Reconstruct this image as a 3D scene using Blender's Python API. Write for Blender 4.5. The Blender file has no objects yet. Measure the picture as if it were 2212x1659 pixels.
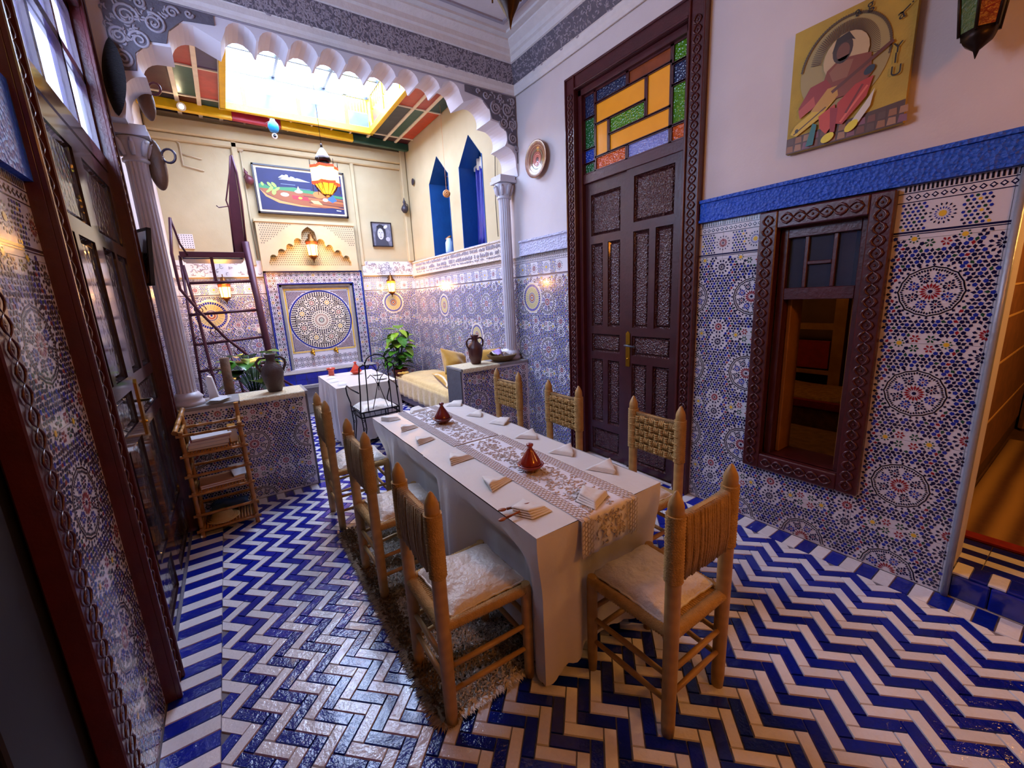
import bpy, math, random
import numpy as np
from mathutils import Matrix, Vector
random.seed(7)
RNG = np.random.default_rng(7)
PI = math.pi
SC = bpy.context.scene
COL = SC.collection

# ---------------------------------------------------------------- camera, sky, light, exposure
def lin(h):
    h = h.lstrip('#')
    c = [int(h[i:i+2], 16)/255 for i in (0, 2, 4)]
    return tuple((x/12.92 if x <= .04045 else ((x+.055)/1.055)**2.4) for x in c)

cam = bpy.data.cameras.new('camera')
cam.sensor_fit = 'HORIZONTAL'; cam.sensor_width = 36; cam.lens = 889.19/2212*36; cam.clip_start = .02
camo = bpy.data.objects.new('camera', cam); COL.objects.link(camo)
YAW, PITCH, ROLL = .5917995, -.2091872, -.0488835
_F = Vector((math.sin(YAW)*math.cos(PITCH), math.cos(YAW)*math.cos(PITCH), math.sin(PITCH)))
_r = Vector((math.cos(YAW), -math.sin(YAW), 0)); _u = _r.cross(_F)
CR = _r*math.cos(ROLL)+_u*math.sin(ROLL); CU = -_r*math.sin(ROLL)+_u*math.cos(ROLL)
camo.matrix_world = Matrix(((CR.x, CU.x, -_F.x, 0), (CR.y, CU.y, -_F.y, 0), (CR.z, CU.z, -_F.z, 1.6), (0, 0, 0, 1)))
SC.camera = camo
def cam_px(p):                       # where a point falls in the 2212 x 1659 frame
    d = Vector(p)-Vector((0, 0, 1.6)); z = d.dot(_F)
    if z < .05: return None
    return 1106+d.dot(CR)/z*889.19, 829.5-d.dot(CU)/z*889.19, z

W = bpy.data.worlds.new('sky'); SC.world = W; W.use_nodes = True
wn = W.node_tree.nodes; wl = W.node_tree.links; wn.clear()
bg = wn.new('ShaderNodeBackground'); wo = wn.new('ShaderNodeOutputWorld')
bg.inputs[0].default_value = (*lin('#bdd3ff'), 1); bg.inputs[1].default_value = 20.0
wl.new(bg.outputs[0], wo.inputs[0])
SC.view_settings.view_transform = 'Standard'; SC.view_settings.look = 'None'
SC.view_settings.gamma = 1; SC.view_settings.use_curve_mapping = False
SC.view_settings.exposure = 1.08
SC.cycles.max_bounces = 7; SC.cycles.diffuse_bounces = 3; SC.cycles.glossy_bounces = 3
SC.cycles.transmission_bounces = 4; SC.cycles.transparent_max_bounces = 6
SC.cycles.caustics_reflective = False; SC.cycles.caustics_refractive = False
SC.cycles.sample_clamp_indirect = 4; SC.cycles.use_adaptive_sampling = True; SC.cycles.adaptive_threshold = .04

def lamp(name, kind, loc, energy, color, **k):
    l = bpy.data.lights.new(name, kind); l.energy = energy; l.color = color[:3]
    for a, b in k.items(): setattr(l, a, b)
    o = bpy.data.objects.new(name, l); COL.objects.link(o); o.location = loc
    return o
# the sky's light enters through the roof light of the courtyard
po = lamp('roof_light_portal', 'AREA', (1.255, 5.585, 4.07), 1, (1, 1, 1), shape='RECTANGLE', size=1.79, size_y=1.93)
po.data.cycles.is_portal = True
p2 = lamp('transom_portal', 'AREA', (-.47, 2.92, 2.94), 1, (1, 1, 1), shape='RECTANGLE', size=.8, size_y=1.5)
p2.rotation_euler = (0, math.radians(-90), 0); p2.data.cycles.is_portal = True
# ---------------------------------------------------------------- materials
MATS = {}
def mat(name, color, rough=.5, metal=0., noise=None, bump=None, coat=0., attr=False, emit=None, trans=0., sheen=0., rnd=0., coords='Object', bump2=None, spec=.5, alpha=1., wave=None):
    if name in MATS: return MATS[name]
    m = bpy.data.materials.new(name); m.use_nodes = True
    n = m.node_tree.nodes; l = m.node_tree.links
    b = n['Principled BSDF']
    c = lin(color) if isinstance(color, str) else color
    b.inputs['Base Color'].default_value = (*c, 1); b.inputs['Roughness'].default_value = rough
    b.inputs['Metallic'].default_value = metal; b.inputs['Coat Weight'].default_value = coat
    b.inputs['Coat Roughness'].default_value = .08; b.inputs['Transmission Weight'].default_value = trans
    b.inputs['Sheen Weight'].default_value = sheen; b.inputs['Specular IOR Level'].default_value = spec
    b.inputs['Alpha'].default_value = alpha
    tc = n.new('ShaderNodeTexCoord'); vec = tc.outputs[coords] if coords != 'World' else n.new('ShaderNodeNewGeometry').outputs['Position']
    src = None
    if attr:
        a = n.new('ShaderNodeAttribute'); a.attribute_name = 'Col'; src = a.outputs['Color']
    if noise:
        sc, amt = noise[:2]; dark = noise[2] if len(noise) > 2 else None
        t = n.new('ShaderNodeTexNoise'); t.inputs['Scale'].default_value = sc; t.inputs['Detail'].default_value = 5
        l.new(vec, t.inputs['Vector'])
        mr = n.new('ShaderNodeMapRange'); mr.inputs[1].default_value = .3; mr.inputs[2].default_value = .7
        mr.inputs[3].default_value = 0; mr.inputs[4].default_value = amt; l.new(t.outputs[0], mr.inputs[0])
        mx = n.new('ShaderNodeMix'); mx.data_type = 'RGBA'; l.new(mr.outputs[0], mx.inputs[0])
        if src: l.new(src, mx.inputs[6])
        else: mx.inputs[6].default_value = (*c, 1)
        d = lin(dark) if dark else tuple(x*.35 for x in c)
        mx.inputs[7].default_value = (*d, 1); src = mx.outputs[2]
    if wave:
        sc, amt, dark = wave[:3]
        t = n.new('ShaderNodeTexWave'); t.inputs['Scale'].default_value = sc; t.inputs['Distortion'].default_value = wave[3] if len(wave) > 3 else 4
        t.bands_direction = wave[4] if len(wave) > 4 else 'Z'; t.inputs['Detail'].default_value = 3
        l.new(vec, t.inputs['Vector'])
        mm = n.new('ShaderNodeMath'); mm.operation = 'MULTIPLY'; mm.inputs[1].default_value = amt; l.new(t.outputs[1], mm.inputs[0])
        mx = n.new('ShaderNodeMix'); mx.data_type = 'RGBA'; l.new(mm.outputs[0], mx.inputs[0])
        if src: l.new(src, mx.inputs[6])
        else: mx.inputs[6].default_value = (*c, 1)
        mx.inputs[7].default_value = (*lin(dark), 1); src = mx.outputs[2]
    if rnd:
        oi = n.new('ShaderNodeObjectInfo'); mr = n.new('ShaderNodeMapRange'); mr.inputs[3].default_value = 1-rnd; mr.inputs[4].default_value = 1+rnd
        l.new(oi.outputs['Random'], mr.inputs[0]); hs = n.new('ShaderNodeHueSaturation'); l.new(mr.outputs[0], hs.inputs['Value'])
        if src: l.new(src, hs.inputs['Color'])
        else: hs.inputs['Color'].default_value = (*c, 1)
        src = hs.outputs[0]
    if src: l.new(src, b.inputs['Base Color'])
    prev = None
    for bb in (bump, bump2):
        if not bb: continue
        kind = bb[2] if len(bb) > 2 else 'noise'
        if kind == 'noise':
            t = n.new('ShaderNodeTexNoise'); t.inputs['Scale'].default_value = bb[0]; t.inputs['Detail'].default_value = 4; out = t.outputs[0]
        elif kind == 'vor':
            t = n.new('ShaderNodeTexVoronoi'); t.inputs['Scale'].default_value = bb[0]; out = t.outputs[0]
        elif kind == 'wave':
            t = n.new('ShaderNodeTexWave'); t.inputs['Scale'].default_value = bb[0]; t.inputs['Distortion'].default_value = bb[3] if len(bb) > 3 else 1
            t.bands_direction = bb[4] if len(bb) > 4 else 'Z'; out = t.outputs[1]
        l.new(vec, t.inputs['Vector'])
        bp = n.new('ShaderNodeBump'); bp.inputs['Strength'].default_value = bb[1]; bp.inputs['Distance'].default_value = .01
        l.new(out, bp.inputs['Height'])
        if prev: l.new(prev, bp.inputs['Normal'])
        prev = bp.outputs[0]
    if prev: l.new(prev, b.inputs['Normal']); 
    if emit:
        b.inputs['Emission Color'].default_value = (*lin(emit[0]), 1); b.inputs['Emission Strength'].default_value = emit[1]
        if attr and src: l.new(src, b.inputs['Emission Color'])
    MATS[name] = m
    return m

# ---------------------------------------------------------------- mesh builder
class MB:
    def __init__(s): s.v = []; s.f = []; s.c = []; s.sm = []; s.mi = []; s.M = None; s.cm = 0
    def add(s, vs, fs, col=None, smooth=False):
        k = len(s.v)
        if s.M is not None: vs = [tuple(s.M @ Vector(p)) for p in vs]
        s.v.extend(vs)
        for f in fs:
            s.f.append([i+k for i in f]); s.c.append(col); s.sm.append(smooth); s.mi.append(s.cm)
        return s
    def bx(s, x0, x1, y0, y1, z0, z1, col=None):
        v = [(x0, y0, z0), (x1, y0, z0), (x1, y1, z0), (x0, y1, z0), (x0, y0, z1), (x1, y0, z1), (x1, y1, z1), (x0, y1, z1)]
        return s.add(v, [(3, 2, 1, 0), (4, 5, 6, 7), (0, 1, 5, 4), (1, 2, 6, 5), (2, 3, 7, 6), (3, 0, 4, 7)], col)
    def ring(s, rings, cap=True, col=None, smooth=True, close=False):
        n = len(rings[0]); vs = [p for r in rings for p in r]; fs = []
        R_ = len(rings)
        for i in range(R_-1+(1 if close else 0)):
            for j in range(n):
                a = i*n+j; b = i*n+(j+1) % n; c = ((i+1) % R_)*n+(j+1) % n; d = ((i+1) % R_)*n+j
                fs.append((a, b, c, d))
        s.add(vs, fs, col, smooth)
        if cap and not close:
            k = len(s.v)-len(vs)
            s.f.append([k+j for j in range(n)][::-1]); s.c.append(col); s.sm.append(False); s.mi.append(s.cm)
            s.f.append([k+(R_-1)*n+j for j in range(n)]); s.c.append(col); s.sm.append(False); s.mi.append(s.cm)
        return s
    def path(s, pts, r, n=8, col=None, cap=True, close=False, flat=None):
        pts = [Vector(p) for p in pts]; N = len(pts)
        rs = r if isinstance(r, (list, tuple)) else [r]*N
        rings = []; pu = None
        for i, p in enumerate(pts):
            a = pts[(i-1) % N] if (close or i > 0) else p; b = pts[(i+1) % N] if (close or i < N-1) else p
            t = (b-a).normalized()
            if pu is None:
                up = Vector((0, 0, 1)) if abs(t.z) < .9 else Vector((1, 0, 0))
                pu = t.cross(up).normalized()
            w = (pu-t*pu.dot(t)).normalized(); pu = w; q = t.cross(w)
            fl = flat or 1
            rings.append([tuple(p+(w*math.cos(2*PI*j/n)*rs[i]+q*math.sin(2*PI*j/n)*rs[i]*fl)) for j in range(n)])
        return s.ring(rings, cap, col, n > 4, close)
    def tube(s, a, b, r0, r1=None, n=10, col=None): return s.path([a, b], [r0, r0 if r1 is None else r1], n, col)
    def lathe(s, prof, n=24, o=(0, 0, 0), col=None, cap=True, M=None, sx=1, sy=1):
        rings = [[(o[0]+r*math.cos(2*PI*j/n)*sx, o[1]+r*math.sin(2*PI*j/n)*sy, o[2]+z) for j in range(n)] for r, z in prof]
        if M: rings = [[tuple(M @ Vector(p)) for p in r] for r in rings]
        return s.ring(rings, cap, col, True)
    def prism(s, poly, d0, d1, fr, col=None, smooth=False):
        "poly: 2D outline; fr(u,v,d) -> 3D"
        n = len(poly)
        s.add([fr(u, v, d0) for u, v in poly]+[fr(u, v, d1) for u, v in poly],
              [list(range(n))[::-1], [n+i for i in range(n)]], col)
        k = len(s.v)-2*n
        for i in range(n):
            j = (i+1) % n
            s.f.append([k+i, k+j, k+n+j, k+n+i]); s.c.append(col); s.sm.append(smooth); s.mi.append(s.cm)
        return s
    def grid(s, fn, nu, nv, col=None, smooth=True, wrap=False):
        vs = [tuple(fn(i/nu, j/nv)) for j in range(nv+1) for i in range(nu+(0 if wrap else 1))]
        w = nu if wrap else nu+1; fs = []
        for j in range(nv):
            for i in range(nu):
                a = j*w+i; b = j*w+(i+1) % w; fs.append((a, b, b+w, a+w))
        return s.add(vs, fs, col, smooth)
    def ball(s, c, r, n=12, col=None, sx=1, sy=1, sz=1):
        pr = [(max(1e-4, math.sin(PI*i/n))*r, -math.cos(PI*i/n)*r*sz) for i in range(n+1)]
        return s.lathe(pr, n+4, c, col, sx=sx, sy=sy)
    def mesh(s, name, m):
        me = bpy.data.meshes.new(name); me.from_pydata(s.v, [], s.f); me.update()
        ms = m if isinstance(m, (list, tuple)) else [m]
        for q in ms: me.materials.append(MATS[q] if isinstance(q, str) else q)
        if len(me.polygons) == len(s.f):
            me.polygons.foreach_set('use_smooth', s.sm)
            if len(ms) > 1: me.polygons.foreach_set('material_index', s.mi)
            if any(c is not None for c in s.c):
                at = me.color_attributes.new('Col', 'FLOAT_COLOR', 'CORNER')
                buf = []
                for f, c in zip(s.f, s.c):
                    c = c or (1, 1, 1); buf.extend((*c[:3], 1)*len(f))
                at.data.foreach_set('color', buf)
        return me
    def build(s, name, m, parent=None, bevel=0, sub=0, solid=0, **props):
        o = bpy.data.objects.new(name, s.mesh(name, m)); COL.objects.link(o)
        if parent: o.parent = parent
        if solid:
            q = o.modifiers.new('solid', 'SOLIDIFY'); q.thickness = solid; q.offset = 0
        if bevel:
            q = o.modifiers.new('bevel', 'BEVEL'); q.width = bevel; q.segments = 1; q.limit_method = 'ANGLE'; q.angle_limit = .6
        if sub:
            q = o.modifiers.new('sub', 'SUBSURF'); q.levels = sub; q.render_levels = sub
        for a, b in props.items(): o[a] = b
        return o
def tag(o, label, cat, group=None):
    o['label'] = label; o['category'] = cat
    if group: o['group'] = group
    return o
def thing(name, label, cat, loc=(0, 0, 0), rz=0, group=None):
    o = bpy.data.objects.new(name, None); COL.objects.link(o); o.empty_display_size = .05
    o.location = loc; o.rotation_euler = (0, 0, rz)
    return tag(o, label, cat, group)
def struct(name, loc=(0, 0, 0), rz=0, **k):
    o = bpy.data.objects.new(name, None); COL.objects.link(o); o.empty_display_size = .05
    o.location = loc; o.rotation_euler = (0, 0, rz); o['kind'] = 'structure'
    for a, b in k.items(): o[a] = b
    return o
def sub(name, parent, loc=(0, 0, 0), rot=(0, 0, 0)):
    o = bpy.data.objects.new(name, None); COL.objects.link(o); o.empty_display_size = .03
    o.parent = parent; o.location = loc; o.rotation_euler = rot
    return o
def copy_tree(o, parent=None):
    c = o.copy(); COL.objects.link(c)
    if parent: c.parent = parent
    for ch in o.children: copy_tree(ch, c)
    return c
def put(o, loc, rz=0, label=None, group=None):
    o.location = loc; o.rotation_euler = (0, 0, rz)
    if label: o['label'] = label
    if group: o['group'] = group
    return o
def plates(us, vs, holes, fn):
    "boxes of a wall between the break lines us, vs, leaving out the holes"
    for a, b in zip(us, us[1:]):
        for c, d in zip(vs, vs[1:]):
            mu, mv = (a+b)/2, (c+d)/2
            if any(h[0] < mu < h[1] and h[2] < mv < h[3] for h in holes): continue
            fn(a, b, c, d)

# dimensions of the place (metres; the photographer stands at x = 0, y = 0)
XL, XR, YB, YA0, YA1 = -.46, 2.81, 7.07, 3.87, 4.15
ZC, ZCY = 4.0, 4.05

mat('plaster', '#cfc6c6', .8, noise=(3, .35, '#b9aeae'), bump=(9, .25), bump2=(90, .08))
mat('plaster_cream', '#b9aa86', .8, noise=(2.2, .5, '#a08f6a'), bump=(8, .3), bump2=(90, .08))
mat('plaster_white', '#cbc6cd', .7, bump=(30, .1))
mat('stucco', '#9a929b', .8, noise=(25, .3, '#7d7680'), bump=(60, .3))
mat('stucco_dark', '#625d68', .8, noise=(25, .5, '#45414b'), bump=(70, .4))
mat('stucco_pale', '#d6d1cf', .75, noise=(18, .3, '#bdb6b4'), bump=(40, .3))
mat('wood_dark', '#3d1219', .32, noise=(14, .5, '#22080d'), bump=(45, .15), coat=.25)
mat('wood_carved', '#431519', .34, noise=(40, .5, '#230a0c'), bump=(75, .9, 'vor'), bump2=(40, .5), coat=.3)
mat('wood_frame', '#4a171b', .35, noise=(12, .5, '#2a0c10'), bump=(60, .15), coat=.25)
mat('wood_tan', '#9b6a35', .5, noise=(10, .5, '#6b431d'), bump=(40, .2))
mat('blue_paint', '#0d4fc4', .45, noise=(20, .3, '#0a3a96'), bump=(55, .8, 'vor'), bump2=(120, .4))
mat('blue_wall', '#0e4f92', .55, noise=(9, .4, '#0b3c74'), bump=(30, .25))
mat('mosaic', '#ffffff', .16, attr=True, coat=.3)
mat('print', '#ffffff', .5, attr=True)
mat('tile_white', '#d0ced7', .14, coat=.3, bump=(22, .05), noise=(5, .2, '#cbcad4'))
mat('floor_white', '#dddde2', .12, rnd=.08, noise=(60, .25, '#c6c5ca'), bump=(20, .5), bump2=(90, .16), coords='World', coat=.2)
mat('floor_blue', '#0a1f94', .1, rnd=.22, noise=(50, .45, '#081c6a'), bump=(20, .65), bump2=(90, .2), coords='World', coat=.3)
mat('grout', '#77737c', .85, noise=(30, .4, '#55525a'))
mat('stone', '#8d8a88', .6, noise=(20, .4, '#6c6968'), bump=(40, .3))
mat('slate', '#5b5d66', .5, noise=(12, .5, '#45474f'), bump=(30, .3))
# ---------------------------------------------------------------- floor: zigzag of narrow glazed bricks
floor = struct('floor')
MB().bx(XL-.3, XR+.02, -3.4, YB+.1, -.08, -.006).build('floor_bed', 'grout', floor)
TL, TW = .1480, .0484
S2 = math.sqrt(.5)
def brick_mesh(name, l, w, m, g=.0028):
    a, b = l/2-g/2, w/2-g/2; i = .0022
    v = [(-a, -b, -.007), (a, -b, -.007), (a, b, -.007), (-a, b, -.007), (-a+i, -b+i, 0), (a-i, -b+i, 0), (a-i, b-i, 0), (-a+i, b-i, 0)]
    q = MB(); q.add(v, [(4, 5, 6, 7), (0, 1, 5, 4), (1, 2, 6, 5), (2, 3, 7, 6), (3, 0, 4, 7)])
    return q.mesh(name, m)
bricks = []          # (cx, cy, angle, len, wid, colour index)
e1 = (S2, -S2); e2 = (-S2, -S2)       # along the brick, across (the zigzag runs along y)
ox, oy = .858-TL/2*e1[0]-TW/2*e2[0], .911-TL/2*e1[1]-TW/2*e2[1]
FX0, FX1, FY0, FY1 = XL+.195, XR-.145, -1.2, YB-.5
for k in range(-40, 60):
    for m_ in range(-40, 40):
        bxx, byy = ox+k*(S2*TW*2), oy+m_*(-2*S2*TL)
        for kind in (0, 1):
            if kind == 0: c = (bxx+e1[0]*TL/2+e2[0]*TW/2, byy+e1[1]*TL/2+e2[1]*TW/2); ang = -PI/4
            else: c = (bxx+e1[0]*(TL+TW/2)+e2[0]*TL/2, byy+e1[1]*(TL+TW/2)+e2[1]*TL/2); ang = PI/4
            if FX0-.02 < c[0] < FX1+.02 and FY0 < c[1] < FY1:
                if .47 < c[0] and False: continue
                bricks.append((c[0], c[1], ang, TL, TW, k % 2))
for i in range(int((FY1+1.2)/.074)):
    y = FY0+.037+i*.074
    if y < 3.95: bricks.append((XL+.097, y, 0, .19, .074, i % 2))
    if y < 3.8 or 1 : bricks.append((XR-.0725, y-.015, 0, .142, .064*1.156, (i+1) % 2))
cx0 = XL
for i in range(14):
    if i*.068 < .93: bricks.append((XL+.2+i*.068, 3.905, PI/2, .12, .066, i % 2))
def clipped(b):      # field bricks that would run under a border row are left out there
    x, y, a, l, w, c = b
    return abs(a) == PI/4 and ((y > 3.80 and y < 4.02 and x < .53) or x-.05 < XL+.19 or x+.05 > XR-.14)
edge = [b for b in bricks if clipped(b)]; bricks = [b for b in bricks if not clipped(b)]
bricks = [b for b in bricks if not (3.84 < b[1] < 4.3 and (b[0] < .45 or b[0] > 1.95) and abs(b[2]) != PI/2)]
def clip_poly(P, ax, lim, keep_less):
    out = []
    for i in range(len(P)):
        a, b = P[i], P[(i+1) % len(P)]
        ia = (a[ax] <= lim) == keep_less; ib = (b[ax] <= lim) == keep_less
        if ia: out.append(a)
        if ia != ib:
            t = (lim-a[ax])/(b[ax]-a[ax]); out.append((a[0]+(b[0]-a[0])*t, a[1]+(b[1]-a[1])*t))
    return out
def visible_area(b):
    p = cam_px((b[0], b[1], 0))
    if not p or not (-20 < p[0] < 2230 and 0 < p[1] < 1690): return 0
    if .8 < b[0] < 1.46 and 1.15 < b[1] < 3.1: return 0
    if .5 < b[0] < .95 and 1.3 < b[1] < 2.9: return 0
    return b[3]*b[4]/p[2]**3
order = sorted(bricks, key=visible_area, reverse=True)
meshes = {}
far = MB(); FW, FB = lin('#dddde2'), lin('#0a1f94')
mat('floor_far', '#ffffff', .12, attr=True, bump=(20, .5), bump2=(90, .16), coords='World', coat=.25)
for i, b in enumerate(order):
    x, y, a, l, w, c = b
    if i < 300:
        key = (round(l, 4), round(w, 4), c)
        if key not in meshes: meshes[key] = brick_mesh('brick', l, w, 'floor_white' if c == 0 else 'floor_blue')
        o = bpy.data.objects.new('brick', meshes[key]); COL.objects.link(o); o.parent = floor
        o.location = (x, y, random.uniform(-.0006, .0006)); o.rotation_euler = (random.gauss(0, .006), random.gauss(0, .006), a)
    else:
        far.M = Matrix.Translation((x, y, random.uniform(-.0006, .0006))) @ Matrix.Rotation(a, 4, 'Z') @ Matrix.Rotation(random.gauss(0, .006), 4, 'X')
        h, g = l/2-.0014, w/2-.0014; q = .0022
        cc = FW if c == 0 else FB; v = random.uniform(.8, 1.15) if c else random.uniform(.9, 1.05); cc = tuple(t*v for t in cc)
        far.add([(-h, -g, -.007), (h, -g, -.007), (h, g, -.007), (-h, g, -.007), (-h+q, -g+q, 0), (h-q, -g+q, 0), (h-q, g-q, 0), (-h+q, g-q, 0)],
                [(4, 5, 6, 7), (0, 1, 5, 4), (1, 2, 6, 5), (2, 3, 7, 6), (3, 0, 4, 7)], cc)
far.M = None
for b in edge:       # bricks cut to fit along the border rows
    x, y, a, l, w, c = b; h, g = l/2-.0014, w/2-.0014
    P = [(x+math.cos(a)*u-math.sin(a)*v, y+math.sin(a)*u+math.cos(a)*v) for u, v in ((-h, -g), (h, -g), (h, g), (-h, g))]
    P = clip_poly(P, 0, XL+.193, False)
    if P: P = clip_poly(P, 0, XR-.146, True)
    if P and x < .53 and y > 3.5: P = clip_poly(P, 1, 3.842, True)
    if len(P) >= 3:
        n = len(P); cc = FW if c == 0 else FB
        far.add([(p[0], p[1], -.007) for p in P]+[(p[0], p[1], 0) for p in P], [list(range(n, 2*n))]+[(i, (i+1) % n, n+(i+1) % n, n+i) for i in range(n)], cc)
far.build('small_bricks', 'floor_far', floor, kind='stuff', label='blue and white zigzag floor bricks')

# ---------------------------------------------------------------- printed mosaic of the wall tiles
NAVY, BLUE, GREEN, RED, YEL, BLK = lin('#16153f'), lin('#20309a'), lin('#1d4636'), lin('#8a1f2a'), lin('#dcb43c'), lin('#120f22')
PU, PV = .415, .505
def ngon(cx, cy, r, n, a0=0, sx=1, sy=1): return [(cx+r*math.cos(a0+2*PI*i/n)*sx, cy+r*math.sin(a0+2*PI*i/n)*sy) for i in range(n)]
def petal(cx, cy, a, r0, r1, w):
    ca, sa = math.cos(a), math.sin(a); rm = r0+(r1-r0)*.6
    return [(cx+ca*r-sa*t, cy+sa*r+ca*t) for r, t in ((r0, 0), (rm, -w/2), (r1, 0), (rm, w/2))]
def rosette(out, cx, cy, n, rings, dot=None):
    for r0, r1, w, col, ph in rings:
        for i in range(n): out.append((petal(cx, cy, 2*PI*(i+ph)/n, r0, r1, w), col))
    if dot: out.append((ngon(cx, cy, dot[0], 8), dot[1]))
def medallion(out, cx, cy):
    rosette(out, cx, cy, 16, [(.013, .041, .0100, RED, 0)], (.009, NAVY))
    for i in range(8):
        a = PI/8+i*PI/4; x, y = cx+.066*math.cos(a), cy+.066*math.sin(a)
        rosette(out, x, y, 8, [(.006, .023, .0105, NAVY if i % 2 else BLUE, 0)], (.004, RED))
    for i in range(64):
        a = 2*PI*i/64; r = .100*(1/max(.92, math.cos((a % (PI/4))-PI/8)))
        r *= 1-.05*abs(math.cos(4*a))
        out.append((petal(cx, cy, a, r-.005, r+.009, .0095), BLK if i % 2 else NAVY))
        b_ = 2*PI*(i+1)/64; r2 = .112*(1/max(.92, math.cos((b_ % (PI/4))-PI/8)))*(1-.05*abs(math.cos(4*b_))); r1 = .112*(1/max(.92, math.cos((a % (PI/4))-PI/8)))*(1-.05*abs(math.cos(4*a)))
        out.append(([(cx+rr*math.cos(t), cy+rr*math.sin(t)) for rr, t in ((r1, a), (r1+.006, a), (r2+.006, b_), (r2, b_))], BLK))
        if i % 4 == 0: out.append((ngon(cx+.047*math.cos(a), cy+.047*math.sin(a), .005, 4, a), BLK))
        if i % 4 == 2: out.append((ngon(cx+.087*math.cos(a), cy+.087*math.sin(a), .0055, 6, a), NAVY))
        if i % 2 == 0: out.append((ngon(cx+.126*math.cos(a), cy+.126*math.sin(a), .0068, 4, a), NAVY))
def cell():
    out = []
    medallion(out, 0, 0)
    for dy in (-.052, .052):
        rosette(out, PU/2, PV/2+dy, 12, [(.008, .027, .0095, RED if dy > 0 else NAVY, 0), (.029, .049, .0135, NAVY, .5)], (.006, BLK))
    for sx in (-1, 1):
        for sy in (-1, 1): rosette(out, sx*.028, PV/2+sy*.024, 6, [(.004, .021, .0105, RED if sx*sy > 0 else GREEN, 0)])
    for sx in (-1, 1): rosette(out, sx*.085, PV/2, 8, [(.012, .022, .009, GREEN, 0)], (.011, YEL))
    def free(x, y):
        for ax in (0, PU):
            for ay in (0, PV):
                if math.hypot(x-ax, y-ay) < .136: return False
        for ax in (0, PU):
            if abs(x-ax) < .054 and abs(y-PV/2) < .05: return False
            for s_ in (-1, 1):
                if math.hypot(x-ax-s_*.085, y-PV/2) < .030: return False
        for dy in (-.052, .052):
            if math.hypot(x-PU/2, y-PV/2-dy) < .056: return False
        return True
    rj = random.Random(3); d = .0190; ny = int(PV/(d*.87)); dyy = PV/ny; nx = int(PU/d); dxx = PU/nx
    for j in range(ny):
        for i in range(nx):
            x, y = (i+.5*(j % 2)+.25)*dxx, (j+.5)*dyy
            if not free(x, y): continue
            t = (i*7+j*3) % 9
            c = BLUE if t in (0, 4) else GREEN if t == 2 and j % 2 else RED if t == 6 and j % 3 == 0 else NAVY
            cs = [(ax, ay) for ax in (0, PU) for ay in (0, PV)]+[(PU/2, PV/2-.052), (PU/2, PV/2+.052)]
            n_ = min(cs, key=lambda p_: math.hypot(x-p_[0], y-p_[1])); a = math.atan2(y-n_[1], x-n_[0])+(PI/2 if (i+j) % 2 else 0)
            x += rj.uniform(-.0015, .0015); y += rj.uniform(-.0015, .0015)
            if t % 4 == 0: out.append((ngon(x, y, .0098, 5, a), c))
            else: out.append((petal(x-math.cos(a)*.0105, y-math.sin(a)*.0105, a, 0, .021, .0150), c))
    return out
CELL = cell()
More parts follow.
